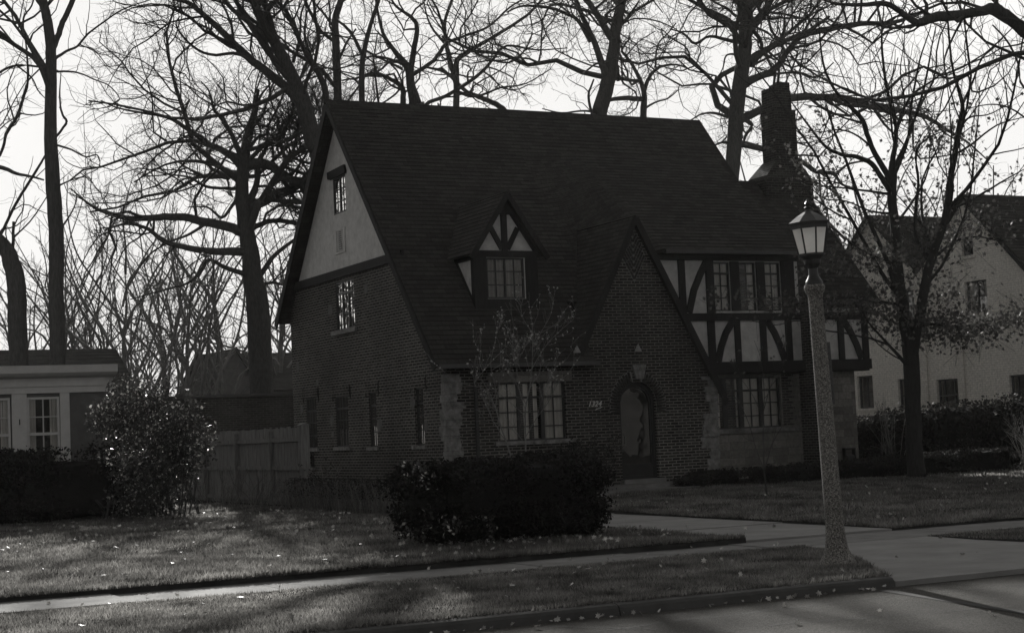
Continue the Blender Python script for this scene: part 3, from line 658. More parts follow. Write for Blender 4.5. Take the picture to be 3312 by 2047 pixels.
# chimney
ch = MB()
ch.box(25.72, 27.28, 35.62, 36.52, 0.0, 8.05)
fr = [(25.72, 27.28, 35.62, 36.52, 8.05), (25.80, 27.22, 35.64, 36.50, 8.18), (26.22, 26.96, 35.76, 36.42, 8.62)]
for (a, b_) in zip(fr[:-1], fr[1:]):
    P = lambda q: [(q[0], q[2], q[4]), (q[1], q[2], q[4]), (q[1], q[3], q[4]), (q[0], q[3], q[4])]
    A, B = P(a), P(b_)
    for k in range(4): ch.face([A[k], A[(k+1) % 4], B[(k+1) % 4], B[k]])
ch.box(26.24, 26.94, 35.77, 36.41, 8.62, 10.02); ch.box(26.28, 26.84, 35.80, 36.38, 10.02, 10.55)
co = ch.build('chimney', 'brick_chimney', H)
mb = MB(); mb.box(26.27, 26.52, 35.82, 36.36, 10.55, 10.63); mb.box(26.53, 26.83, 35.82, 36.36, 10.55, 10.78); mb.lathe([(.1, 10.78), (.09, 10.84)], (26.68, 36.1), 10); mb.build('flue', 'brick_chimney', co)
mb = MB(); mb.box(25.66, 27.34, 35.56, 36.58, 7.98, 8.049); mb.build('shoulder_ledge', 'brick_chimney', co)

# ------------------------------------------------------------------ white porch house on the left
PH = empty('porch_house', (5.0, 36.0, 0.2), 'low flat-roofed house with white sash windows behind the dark hedge on the left', 'house')
mb = MB(); wall(mb, 1, 36.0, rect(1.0, 8.18, 0, 2.95), [rect(6.45, 7.13, 1.1, 2.80), rect(5.42, 6.12, 1.1, 2.80), rect(4.4, 5.1, 1.1, 2.80)], 0.12); 
mb.face([(8.18, 36, 0), (8.18, 39.5, 0), (8.18, 39.5, 2.95), (8.18, 36, 2.95)]); mb.face([(1, 39.5, 0), (8.18, 39.5, 0), (8.18, 39.5, 2.95), (1, 39.5, 2.95)]); mb.build('siding_wall', 'clap', PH)
mb = MB()
for x0, x1 in ((7.14, 7.34), (6.13, 6.44), (5.11, 5.41), (4.1, 4.39)): mb.box(x0, x1, 35.95, 35.998, 0.9, 2.9)
mb.box(1, 8.2, 35.93, 35.997, 2.88, 3.20); mb.box(1, 8.1, 35.90, 35.929, 3.02, 3.20)
mb.prism([(35.93, 3.20), (35.70, 3.24), (35.62, 3.30), (35.60, 3.46), (36.0, 3.47), (36.0, 3.20)], 0, 1, 8.32)
mb.box(8.181, 8.30, 36.01, 39.6, 2.9, 3.46); mb.build('cornice', 'white_paint', PH)
mb = MB(); mb.face([(1, 35.6, 3.465), (8.32, 35.6, 3.465), (8.32, 39.7, 3.52), (1, 39.7, 3.52)]); mb.build('flat_roof', 'white_paint', PH)
for x0 in (6.45, 5.42, 4.4):
    f = window(PH, 1, 36.0, x0, x0+0.68, 1.1, 2.80, [(0, 1, 2)], (.75,), fw=0.05, recess=0.03, curtain='sides', mat='white_paint')
    mb = MB(); mb.box(x0+.05, x0+.63, 35.98, 36.03, 1.98, 2.04); mb.build('meeting_rail', 'white_paint', f)
mb = MB(); mb.tube([(6.28, 35.93, 2.22), (6.28, 35.93, 2.34)], 0.012, 6); mb.build('window_latch', 'metal', PH)

# ------------------------------------------------------------------ white-painted brick house on the right
NH = empty('painted_brick_house', (34.0, 38.0, 0.2), 'white-painted brick house with two steep gables beyond the maple on the right', 'house')
XN = 34.0
WN = [rect(36.46, 37.38, 4.55, 5.50), rect(36.92, 37.40, 6.27, 6.80), rect(37.93, 38.87, .9, 2.66), rect(34.85, 35.78, .9, 2.64), rect(39.95, 40.66, .9, 2.76), rect(41.88, 42.66, 1.9, 2.95), rect(39.66, 40.5, 4.55, 5.50)]
mb = MB(); wall(mb, 0, XN, [(33.6, 0), (45.2, 0), (45.2, 4.75), (41.53, 7.95), (39.35, 6.02), (37.15, 7.98), (33.6, 4.5)], WN, 0.16)
mb.face([(XN, 33.6, 0), (46, 33.6, 0), (46, 33.6, 4.5), (XN, 33.6, 4.5)]); mb.face([(XN, 45.2, 0), (46, 45.2, 0), (46, 45.2, 4.7), (XN, 45.2, 4.7)]); mb.face([(46, 33.6, 0), (46, 45.2, 0), (46, 45.2, 4.6), (46, 37.2, 8), (46, 33.6, 4.5)])
mb.build('painted_brick_wall', 'white_brick', NH)
mb = MB()
roof_quad(mb, (33.85, 33.2, 4.22), (46.2, 33.2, 4.22), (46.2, 37.15, 8.12), (33.85, 37.15, 8.12), thick=.09)
roof_quad(mb, (46.2, 39.5, 6.03), (33.85, 39.5, 6.03), (33.85, 37.151, 8.12), (46.2, 37.151, 8.12), thick=.09)
roof_quad(mb, (33.85, 39.3, 6.08), (46.2, 39.3, 6.08), (46.2, 41.53, 8.09), (33.85, 41.53, 8.09), thick=.09)
roof_quad(mb, (46.2, 45.5, 4.55), (33.85, 45.5, 4.55), (33.85, 41.531, 8.09), (46.2, 41.531, 8.09), thick=.09)
mb.build('roof', 'shingle', NH)
mb = MB(); mb.beam((33.25, 4.15), (37.13, 7.99), .1, 33.80, 33.849, 0); mb.build('rake_board', 'timber', NH)
mb = MB(); mb.beam((41.55, 7.96), (45.4, 4.5), .14, 33.80, 33.849, 0); mb.build('rake_board', 'timber', NH)
for i, w_ in enumerate(WN):
    (a0, z0), (a1, z1) = w_[0], w_[2]
    big = i in (2, 3, 4)
    window(NH, 0, XN, a0, a1, z0, z1, [(0, .22, 1), (.27, .73, 1), (.78, 1, 1)] if big else [(0, .48, 1), (.52, 1, 1)], () if big else (.5,), transom=.72 if big else None, curtain='sides' if i == 0 else None, recess=0.12, fw=0.05, mat='gutter', glass='glass_dull')
    mb = MB(); mb.box(XN-0.05, XN-0.002, a0-.08, a1+.08, z0-.09, z0-.005); mb.build('window_sill', 'white_brick', NH)
mb = MB()
for y in (39.25, 37.62): mb.tube([(XN-.05, y, 4.3 if y < 38 else 5.9), (XN-.05, y, 0.3)], 0.04, 6)
mb.build('downspout', 'white_brick', NH)

# ------------------------------------------------------------------ garage and distant houses
GA = empty('brick_garage', (12.5, 48, 0.2), 'flat-roofed dark brick garage seen over the board fence', 'garage')
mb = MB(); wall(mb, 1, 48.6, rect(7.0, 17.4, 0, 3.05)); mb.face([(7, 48.6, 0), (7, 54, 0), (7, 54, 3.05), (7, 48.6, 3.05)]); mb.face([(17.4, 48.6, 0), (17.4, 54, 0), (17.4, 54, 3.05), (17.4, 48.6, 3.05)]); mb.build('brick_wall', 'brick_garage', GA)
mb = MB(); mb.box(6.9, 17.5, 48.5, 54.1, 3.06, 3.14); mb.build('roof_slab', 'gutter', GA)
mb = MB(); mb.box(8.5, 16.2, 48.35, 48.59, 1.75, 2.0); mb.build('door_canopy', 'timber', GA)
def far_house(name, label, x0, x1, y0, y1, ze, zrg, gable=None, wallm='clap'):
    E = empty(name, ((x0+x1)/2, y0, 0.2), label, 'house')
    mb = MB(); mb.box(x0, x1, y0, y1, 0, ze-.01)
    ym = (y0+y1)/2
    for x in (x0, x1): mb.face([(x, y0, ze-.01), (x, y1, ze-.01), (x, ym, zrg-.1)])
    mb.build('wall', wallm, E)
    mb = MB(); roof_quad(mb, (x0-.3, y0-.4, ze-.15), (x1+.3, y0-.4, ze-.15), (x1+.3, ym, zrg), (x0-.3, ym, zrg), expo=.3); roof_quad(mb, (x1+.3, y1+.4, ze-.15), (x0-.3, y1+.4, ze-.15), (x0-.3, ym+.001, zrg), (x1+.3, ym+.001, zrg), expo=.3)
    mb.build('roof', 'shingle', E)
    if gable:
        gx0, gx1, gz = gable; gm = (gx0+gx1)/2; yg = y0-1.2
        mb = MB(); wall(mb, 1, yg, [(gx0, 0), (gx1, 0), (gx1, ze), (gm, gz), (gx0, ze)], [rect(gm-.35, gm+.35, ze-1.3, ze-.3), rect(gx1-.75, gx1-.3, ze-1.3, ze-.3)], .1)
        mb.face([(gx0, yg, 0), (gx0, y0, 0), (gx0, y0, ze), (gx0, yg, ze)]); mb.build('gable_wall', wallm, E)
        mb = MB(); roof_quad(mb, (gx0-.15, ym, ze-.25), (gx0-.15, yg-.15, ze-.25), (gm, yg-.15, gz+.1), (gm, ym, gz+.1), expo=.3); roof_quad(mb, (gx1+.15, yg-.15, ze-.25), (gx1+.15, ym, ze-.25), (gm+.001, ym, gz+.1), (gm+.001, yg-.15, gz+.1), expo=.3); mb.build('gable_roof', 'shingle', E)
        mb = MB(); mb.beam((gx0-.15, ze-.3), (gm, gz+.03), .12, yg-.19, yg-.151, 1); mb.build('rake_board', 'gutter', E); mb = MB(); mb.beam((gx1+.15, ze-.3), (gm, gz+.03), .12, yg-.188, yg-.1515, 1); mb.build('rake_board', 'gutter', E)
        mb = MB(); mb.box(gm-.3, gm+.3, yg+.05, yg+.09, ze-1.25, ze-.35); mb.box(gx1-.7, gx1-.35, yg+.05, yg+.09, ze-1.25, ze-.35); mb.build('window', 'glass', E)
    return E
far_house('far_gable_house', 'distant pale gabled house seen past the big oak trunk', 22.9, 31, 76.2, 84, 4.3, 6.2, (21.9, 24.3, 6.1), 'clap')
far_house('far_dark_house', 'distant dark-roofed house behind the two tall trunks on the left', 1.5, 14.6, 60, 68, 3.4, 5.55, None, 'brick_garage')

# ------------------------------------------------------------------ board fence beside the driveway
FE = empty('board_fence', (11.55, 39, 0.2), 'tall weathered board fence with posts and rails left of the brick house', 'fence')
mb = MB(); y = 32.9; rr = random.Random(4)
while y < 47.5:
    mb.box(11.60+rr.uniform(0, .012), 11.628, y, y+.128, .16, 1.93+rr.uniform(-.02, .02)); y += .143
mb.build('board_panel', 'fence_wood', FE)
for y in (35.1, 37.7, 40.3, 42.9, 45.5): mb = MB(); mb.box(11.50, 11.598, y-.05, y+.05, 0.1, 1.86); mb.build('fence_post', 'fence_wood', FE)
for z in (.36, 1.05, 1.66): mb = MB(); mb.box(11.555, 11.599, 33.0, 47.4, z-.045, z+.045); mb.build('fence_rail', 'fence_wood', FE)
mb = MB(); mb.box(11.42, 11.60, 32.66, 32.86, 0.1, 1.95); mb.prism([(11.40, 1.952), (11.62, 1.952), (11.51, 2.0)], 1, 32.64, 32.88); mb.build('corner_post', 'fence_wood', FE)

# ------------------------------------------------------------------ street lamp
LP = empty('street_lamp', (10.46, 13.6, 0.12), 'old street lamp with eight-sided frosted lantern on a tapered aggregate concrete post', 'street lamp')
def lz(px_y): return 0
mb = MB()
mb.lathe([(.205, -.02), (.185, .03), (.150, .09), (.120, .16), (.104, .26), (.094, .4), (.085, 1.3), (.078, 2.2), (.073, 2.72), (.080, 2.78), (.100, 2.82), (.108, 2.87), (.100, 2.90)], (0, 0), 28)
post_o = link('lamp_post', mb.mesh('lamp_post', M['aggregate'], True), None); post_o.parent = LP
mb = MB(); mb.lathe([(.088, 2.90), (.085, 2.94), (.062, 2.99), (.05, 3.02), (.048, 3.10), (.07, 3.13), (.085, 3.16), (.09, 3.21), (.11, 3.235), (.128, 3.27)], (0, 0), 20)
neck = link('cast_neck', mb.mesh('cast_neck', M['metal'], True), None); neck.parent = LP
mb = MB(); PH0 = math.radians(-63)
mb.lathe([(.125, 3.272), (.180, 3.60)], (0, 0), 8, PH0, cap=False); lan = link('lantern_glass', mb.mesh('lantern_glass', M['frost']), None); lan.parent = LP
mb = MB()
for k in range(8):
    a = PH0+2*math.pi*k/8; c, s = math.cos(a), math.sin(a); mb.tube([(.128*c, .128*s, 3.27), (.185*c, .185*s, 3.61)], .0085, 5)
for z, r in ((3.27, .13), (3.60, .186)): mb.lathe([(r-.008, z-.012), (r+.006, z-.012), (r+.006, z+.014), (r-.008, z+.014)], (0, 0), 8, PH0, cap=False)
mb.lathe([(.187, 3.585), (.193, 3.655)], (0, 0), 8, PH0, cap=False)
fr_ = link('lantern_frame', mb.mesh('lantern_frame', M['metal']), None); fr_.parent = LP
mb = MB(); mb.lathe([(.20, 3.645), (.207, 3.665), (.12, 3.745), (.045, 3.80), (.03, 3.83)], (0, 0), 8, PH0); cap_ = link('lantern_roof', mb.mesh('lantern_roof', M['gutter']), None); cap_.parent = LP
mb = MB(); mb.lathe([(.03, 3.83), (.04, 3.85), (.018, 3.87), (.03, 3.90), (.012, 3.93), (0, 3.97)], (0, 0), 12); fi = link('finial', mb.mesh('finial', M['metal'], True), None); fi.parent = LP
mb = MB(); mb.box(-.03, .03, -.012, .012, 1.63, 2.27)
for k in range(9): mb.box(-.012, .012, -.018, -.013, 1.68+k*.066, 1.70+k*.066)
sp = link('metal_strap', mb.mesh('metal_strap', M['metal']), None); sp.parent = LP; sp.location = (.078, -.035, 0); sp.rotation_euler = (0, 0, math.radians(20))
LP.rotation_euler = (0, math.radians(-2.0), 0)
for c_ in LP.children:      # squat the head to its real proportions
    if c_.name.startswith('metal_strap'): continue
    for v_ in c_.data.vertices:
        if v_.co.z > 3.255: v_.co.x *= 1.07; v_.co.y *= 1.07
        if v_.co.z > 2.7: v_.co.z = 2.7+(v_.co.z-2.7)*0.84

# ------------------------------------------------------------------ tree growing (arrays of polylines)
def tubes(groups):
    """groups: list of (P (B,n,3), R (B,n)) -> V, F with quads"""
    Vs, Fs, off = [], [], 0
    for P, R in groups:
        B, n, _ = P.shape; rm = R.max()
        k = 9 if rm > .12 else 6 if rm > .03 else 4 if rm > .012 else 3
        T = np.gradient(P, axis=1); T /= np.linalg.norm(T, axis=2, keepdims=True)+1e-9
        ref = np.where(np.abs(T[:, :1, 2:3]) < 0.9, np.array([0, 0, 1.0]), np.array([1.0, 0, 0])); ref = np.broadcast_to(ref, T.shape)
        X = np.cross(T, ref); X /= np.linalg.norm(X, axis=2, keepdims=True)+1e-9; Y = np.cross(T, X)
        a = 2*np.pi*np.arange(k)/k
        V = P[:, :, None, :]+R[:, :, None, None]*(X[:, :, None, :]*np.cos(a)[:, None]+Y[:, :, None, :]*np.sin(a)[:, None])
        idx = off+np.arange(B*n*k).reshape(B, n, k); nx = np.roll(idx, -1, axis=2)
        F = np.stack([idx[:, :-1], nx[:, :-1], nx[:, 1:], idx[:, 1:]], axis=-1).reshape(-1, 4)
        Vs.append(V.reshape(-1, 3)); Fs.append(F); off += B*n*k
    return np.concatenate(Vs), np.concatenate(Fs)
def smooth_line(pts, per=4, jit=0.0, rng=None):
    P = np.array(pts, float); n = len(P); out = []
    Q = np.vstack([2*P[0]-P[1], P, 2*P[-1]-P[-2]])
    for i in range(1, n):
        p0, p1, p2, p3 = Q[i-1], Q[i], Q[i+1], Q[i+2]
        for t in np.arange(per)/per:
            out.append(0.5*((2*p1)+(-p0+p2)*t+(2*p0-5*p1+4*p2-p3)*t*t+(-p0+3*p1-3*p2+p3)*t**3))
    out.append(P[-1]); out = np.array(out)
    if jit and rng is not None: out[:, :3] += rng.normal(0, 1, (len(out), 3))*out[:, 3:4]*jit
    out[:, 3] = np.maximum(out[:, 3], .004); return out
def spawn(parents, rng, dens, lenk, rk, steps, curv, up, ang=(35, 75), rmin=.0035, tmin=.15, cap=None, lmax=9.0):
    """parents: list of (P,R). children grown by random walk"""
    bp, bd, br = [], [], []
    for P, R in parents:
        B, n, _ = P.shape
        seg = np.linalg.norm(np.diff(P, axis=1), axis=2).sum(1)
        cnt = rng.poisson(seg*dens); 
        idx = np.repeat(np.arange(B), cnt)
        if len(idx) == 0: continue
        t = tmin+(1-tmin)*rng.random(len(idx))**0.8; f = t*(n-1); i = np.minimum(f.astype(int), n-2); w = (f-i)[:, None]
        p = P[idx, i]*(1-w)+P[idx, i+1]*w; d = P[idx, i+1]-P[idx, i]; r = R[idx, i]*(1-w[:, 0])+R[idx, i+1]*w[:, 0]
        bp.append(p); bd.append(d); br.append(r)
    if not bp: return []
    p = np.concatenate(bp); d = np.concatenate(bd); r = np.concatenate(br); d /= np.linalg.norm(d, axis=1, keepdims=True)+1e-9
    r0 = r*rng.uniform(rk[0], rk[1], len(r)); ok = r0 > rmin
    p, d, r0 = p[ok], d[ok], r0[ok]
    if cap and len(p) > cap:
        s = rng.choice(len(p), cap, replace=False); p, d, r0 = p[s], d[s], r0[s]
    N = len(p)
    if N == 0: return []
    q = rng.normal(size=(N, 3)); q -= (q*d).sum(1, keepdims=True)*d; q /= np.linalg.norm(q, axis=1, keepdims=True)
    a = np.radians(rng.uniform(ang[0], ang[1], N))[:, None]; dr = d*np.cos(a)+q*np.sin(a)
    L = np.minimum(r0*rng.uniform(lenk[0], lenk[1], N), lmax); st = L/(steps-1)
    P = np.zeros((N, steps, 3)); P[:, 0] = p; bend = rng.normal(size=(N, 3))
    for k in range(1, steps):
        dr = dr+rng.normal(size=(N, 3))*curv+bend*curv*.25; dr[:, 2] += up; dr /= np.linalg.norm(dr, axis=1, keepdims=True)
        P[:, k] = P[:, k-1]+dr*st[:, None]
    R = r0[:, None]*np.linspace(1, .3, steps)[None]; R = np.maximum(R, .0028)
    # split by thickness so thin ones get few sides
    out = []
    for lo, hi in ((0, .012), (.012, .03), (.03, .12), (.12, 9)):
        s = (r0 > lo) & (r0 <= hi)
        if s.any(): out.append((P[s], R[s]))
    return out
STY = {
 'oak': dict(c=(.36, .38, .36, .32), up=(.06, .06, .05, .03), dens=(2.0, 2.0, 3.6, 5.5), lenk=((60, 110), (75, 135), (90, 160), (110, 190)), ang=(35, 80)),
 'elm': dict(c=(.26, .30, .30, .26), up=(.12, .12, .10, .06), dens=(1.8, 2.3, 3.4, 4.8), lenk=((65, 125), (80, 145), (95, 170), (110, 190)), ang=(28, 65)),
 'maple': dict(c=(.12, .14, .16, .2), up=(.14, .12, .10, .06), dens=(1.2, 1.8, 2.4, 2.6), lenk=((80, 130), (80, 130), (80, 130), (80, 130)), ang=(22, 55)),
}
def grow_tree(limbs, seed, style='elm', caps=(70, 500, 2600, 8000), rmin=.0032, first=(.28, .55), dm=1.0):
    rng = np.random.default_rng(seed); s = STY[style]
    trunk = []; L0 = []
    for i, l in enumerate(limbs):
        q = smooth_line(l, 4, .035 if i == 0 else .09, rng); P = q[None, :, :3]; R = q[None, :, 3]
        (trunk if i == 0 else L0).append((P, R))
    lv = L0+trunk; allg = list(L0)
    tips = [P[:, k:k+3] for P, R in L0 for k in range(P.shape[1]//2, P.shape[1]-3)]
    for k in range(4):
        src = lv if k else L0+[(P[:, P.shape[1]//3:], R[:, P.shape[1]//3:]) for P, R in trunk]
        lv = spawn(src, rng, s['dens'][k]*dm, s['lenk'][k], first if k == 0 else (.35, .62), (9, 8, 7, 5)[k], s['c'][k], s['up'][k], s['ang'], rmin=rmin, cap=caps[k])
        allg += lv
        if k >= 1: tips += [P for P, R in lv]
    return trunk, allg, tips
def make_tree(name, label, limbs, seed, style='elm', group=None, mat='bark', caps=(70, 500, 2600, 8000), rmin=.0032, thin=.0028, first=(.28, .55), cat='tree', dm=1.0):
    base = limbs[0][0]; E = empty(name, (base[0], base[1], base[2]), label, cat, group)
    trunk, allg, tips = grow_tree(limbs, seed, style, caps, rmin, first, dm)
    V, F = tubes(trunk); link('trunk', npmesh('trunk', V, F, M[mat], True), E)
    allg = [(P, np.maximum(R, thin)) for P, R in allg]
    V, F = tubes(allg); link('crown', npmesh('crown', V, F, M[mat]), E)
    return E, tips
TIPS = {}
LEAFSPOTS = [(23.99, 28.0, 3.48, 0.3, 260), (24.7, 28.0, 3.64, 0.3, 280), (25.4, 28.0, 3.5, 0.32, 300), (26.13, 28.0, 3.56, 0.3, 260), (26.87, 28.0, 3.63, 0.32, 240), (27.53, 28.0, 3.76, 0.3, 150), (25.02, 28.0, 3.23, 0.25, 90), (23.49, 28.0, 3.79, 0.25, 160), (22.91, 28.0, 3.93, 0.25, 190), (22.42, 28.0, 4.03, 0.22, 140), (21.75, 28.0, 3.93, 0.25, 150), (21.19, 28.0, 4.03, 0.22, 110), (20.55, 28.0, 4.03, 0.2, 90), (19.85, 28.0, 4.1, 0.2, 60), (19.24, 28.0, 4.2, 0.2, 40), (22.75, 28.0, 5.2, 0.24, 150), (23.16, 28.0, 4.94, 0.24, 150), (22.4, 28.0, 4.93, 0.2, 90), (23.96, 28.0, 5.35, 0.3, 200), (24.36, 28.0, 4.95, 0.27, 170), (24.85, 28.0, 5.5, 0.3, 190), (25.39, 28.0, 5.69, 0.25, 120), (23.28, 28.0, 4.4, 0.22, 80), (24.76, 28.0, 4.47, 0.25, 110), (26.13, 28.0, 5.8, 0.3, 90), (24.53, 28.0, 5.98, 0.3, 70), (22.97, 28.0, 5.81, 0.3, 70), (22.0, 28.0, 6.33, 0.35, 70), (26.53, 28.0, 6.17, 0.35, 80), (24.91, 28.0, 4.12, 0.25, 90), (21.48, 28.0, 4.72, 0.3, 60)]
_, TIPS['broken_tree'] = make_tree('broken_tree', 'dark leaning trunk with a snapped top at the left edge behind the porch roof', [
 [[7.35,42,0.15,0.301],[7.35,42,1.85,0.248],[7.35,42,5.02,0.241],[7.33,42,5.88,0.236],[7.19,42,6.51,0.21],[7.01,42,6.85,0.183],[6.66,42,7.24,0.157],[6.32,42,7.97,0.13],[6.2,42,9.28,0.104]],
 [[7.24,42,6.51,0.052],[7.28,42.02,6.94,0.042],[7.31,42.05,7.42,0.037]],
 [[6.86,42,6.93,0.078],[7.05,41.92,7.24,0.042],[7.25,41.8,7.7,0.037],[7.54,41.67,8.21,0.037],[7.88,41.52,8.78,0.031],[8,41.46,9.02,0.024]],
 [[6.18,42,8.23,0.065],[6.72,42.21,8.65,0.058],[7.05,42.33,8.84,0.058],[7.48,42.44,8.71,0.043],[7.86,42.55,8.66,0.032],[8.19,42.65,8.6,0.022]],
 [[6.33,42,8.23,0.052],[7.06,42.33,9.16,0.037],[7.25,42.49,9.73,0.043],[7.54,42.64,10.2,0.043],[7.74,42.79,10.73,0.038],[7.89,42.91,11.21,0.033],[7.92,43.11,12.03,0.025],[7.88,43.33,12.91,0.022],[8.13,43.46,13.36,0.022],[8.3,43.61,13.92,0.017]],
 [[6.2,42,9.28,0.065],[6.62,41.96,10.77,0.042],[7.04,41.95,11.19,0.034],[7.45,41.94,11.38,0.037],[8.07,41.94,11.38,0.027],[8.59,41.93,11.28,0.016]],
 [[7.46,42,11.39,0.024],[7.82,42.05,11.13,0.021],[7.98,42.09,10.82,0.019],[8.17,42.13,10.62,0.013]],
 [[7.71,42,11,0.021],[8.01,41.91,11.33,0.019],[8.26,41.84,11.54,0.013]]], 101, 'elm', caps=(70,480,2200,6500))
_, TIPS['tall_straight_tree'] = make_tree('tall_straight_tree', 'tall straight smooth trunk that forks near the top, left of the oak', [
 [[8.11,41,0.15,0.239],[8.11,41,1.83,0.197],[8.11,41,4.94,0.191],[8.15,41,7.08,0.187],[8.1,41,8.39,0.182],[8.07,41,9.7,0.156],[8.12,41,11.13,0.141],[8.11,41,11.82,0.131],[8.04,41,12.45,0.118],[7.95,41,12.87,0.11],[7.89,41,13.72,0.079]],
 [[8.18,41,11.67,0.078],[8.3,40.9,12.02,0.073],[8.44,40.81,12.38,0.068],[8.63,40.68,12.85,0.063],[8.77,40.54,13.35,0.047]],
 [[8.21,41,11.4,0.047],[8.52,41.03,11.62,0.037],[8.79,41.05,11.77,0.032],[9.06,41.08,12.1,0.029],[9.61,41.14,12.56,0.024],[10.06,41.18,12.87,0.019],[10.73,41.23,13.16,0.014]],
 [[8.17,41,11.06,0.029],[8.49,40.92,11.07,0.026],[8.78,40.85,11.03,0.021],[9.17,40.75,10.85,0.018],[9.46,40.67,10.72,0.016],[9.7,40.59,10.39,0.013],[9.52,40.61,10.23,0.011]],
 [[8.16,41,9.39,0.036],[8.35,41.04,9.62,0.031],[8.48,41.08,9.84,0.034],[8.37,41.1,10.05,0.029],[8.34,41.16,10.49,0.021],[8.4,41.24,11.1,0.013]],
 [[8.16,41,9.23,0.031],[8.57,41.03,9.12,0.024],[8.93,41.06,8.96,0.021],[9.22,41.08,9.02,0.018],[9.26,41.09,8.71,0.016],[8.98,41.08,8.54,0.013],[8.56,41.08,8.3,0.01]],
 [[8.2,41,8.18,0.026],[8.48,40.97,8.32,0.018],[8.84,40.94,8.43,0.013]],
 [[8.28,41,7.14,0.026],[8.58,41.05,7.62,0.018],[8.68,41.08,8,0.018],[8.5,41.08,8.15,0.01]],
 [[8.09,41,12.25,0.047],[8,41.02,12.56,0.042],[7.83,41.03,12.82,0.037],[7.68,41.04,13.07,0.026]],
 [[8.78,41,11.76,0.016],[9.16,40.86,11.65,0.013],[9.48,40.7,11.2,0.011],[9.86,40.56,11.04,0.008]]], 102, 'elm', caps=(60,380,1700,5000))
_, TIPS['gnarled_oak'] = make_tree('gnarled_oak', 'massive gnarled oak with long crooked horizontal limbs left of the roof', [
 [[18.14,56,0.15,0.522],[18.14,56,2.24,0.431],[18.14,56,6.11,0.418],[17.97,56,7.48,0.358],[17.91,56,8.45,0.314],[17.73,56,9.58,0.276],[17.67,56,10.71,0.239],[17.78,56,11.62,0.217],[17.97,56,12.69,0.143],[18.19,56,13.46,0.083],[18.41,56,14.31,0.053]],
 [[17.7,56,9.13,0.187],[16.98,56.27,9.41,0.171],[16.29,56.51,9.58,0.156],[15.54,56.78,9.75,0.138],[14.64,57.08,9.74,0.119],[13.82,57.37,9.76,0.096],[13.14,57.62,10,0.074],[12.74,57.77,10.2,0.052],[12.28,57.96,10.63,0.03],[12.08,58.04,10.86,0.018]],
 [[17.64,56,8.45,0.168],[16.63,55.97,8.43,0.133],[15.65,55.94,8.53,0.11],[14.76,55.92,8.77,0.087],[14.18,55.9,9.2,0.065],[13.45,55.87,9.33,0.043],[12.73,55.85,9.1,0.025]],
 [[17.73,56,11.46,0.15],[17.31,56.09,11.92,0.135],[16.59,56.21,12.29,0.101],[15.89,56.35,12.81,0.082],[15.18,56.47,13.25,0.063],[14.32,56.6,13.38,0.044],[13.47,56.73,13.55,0.029],[12.92,56.82,13.8,0.022]],
 [[17.64,56,11.01,0.112],[17.07,56.11,11.38,0.093],[16.57,56.2,11.61,0.074],[15.63,56.35,11.67,0.052],[14.83,56.46,11.44,0.037],[13.96,56.6,10.91,0.026]],
 [[17.71,56,11.77,0.12],[17.33,55.83,12.55,0.089],[16.93,55.7,13.11,0.074],[16.61,55.61,13.45,0.055],[16.44,55.49,14.02,0.033],[16.12,55.4,14.35,0.022]],
 [[17.85,56,11.54,0.206],[18.53,55.8,11.57,0.18],[19.29,55.55,11.06,0.158],[19.91,55.33,10.67,0.136],[20.71,55.11,10.66,0.098]],
 [[17.8,56,9.88,0.168],[18.57,56.06,10.36,0.188],[19.56,56.12,10.78,0.175],[20.15,56.17,11.19,0.145],[20.68,56.22,11.91,0.1]],
 [[17.97,56,9.28,0.112],[18.7,55.8,9.53,0.094],[19.56,55.58,9.41,0.087],[20.13,55.43,9.09,0.053]],
 [[18.1,56,7.33,0.12],[18.69,55.92,8.22,0.09],[19.47,55.84,8.83,0.068],[20.1,55.8,8.99,0.038]],
 [[17.92,56,10.11,0.15],[18.29,56.21,10.91,0.113],[18.45,56.4,11.71,0.098],[18.99,56.62,12.54,0.061],[19.62,56.78,13.06,0.038]],
 [[17.96,56,12.31,0.098],[18.34,56.25,13.36,0.068],[18.58,56.42,14.1,0.046],[19.05,56.58,14.7,0.027]],
 [[17.96,56,7.55,0.112],[16.93,55.75,7.82,0.081],[16.28,55.58,8.09,0.062],[15.96,55.53,7.71,0.066],[15.47,55.41,7.26,0.051],[14.36,55.14,6.94,0.036],[13.28,54.86,6.63,0.021]],
 [[18.02,56,7.18,0.09],[18.63,55.82,7.31,0.06],[19.12,55.68,7.18,0.037]],
 [[17.62,56,10.48,0.12],[17.28,55.91,10.08,0.063],[16.85,55.8,9.61,0.052],[16.32,55.76,9.96,0.037],[15.61,55.64,9.93,0.022]],
 [[16.45,56,9.48,0.067],[15.73,56.19,9.04,0.052],[15.03,56.37,8.76,0.037],[14.32,56.57,8.26,0.026],[13.9,56.74,7.54,0.018]],
 [[14.36,56,9.58,0.044],[14,55.79,8.96,0.033],[13.36,55.56,8.49,0.025],[12.83,55.25,7.59,0.018]],
 [[17.63,56,10.71,0.082],[16.9,55.88,10.67,0.059],[16.27,55.77,10.7,0.052],[15.64,55.65,10.96,0.037],[15.01,55.55,10.56,0.025],[14.37,55.42,9.94,0.018]],
 [[17.83,56,11.92,0.075],[18.32,55.78,12.58,0.06],[18.98,55.63,12.66,0.045],[19.48,55.42,13.26,0.03]]], 103, 'oak', caps=(110,850,5200,17000), rmin=.0035, thin=.0044)
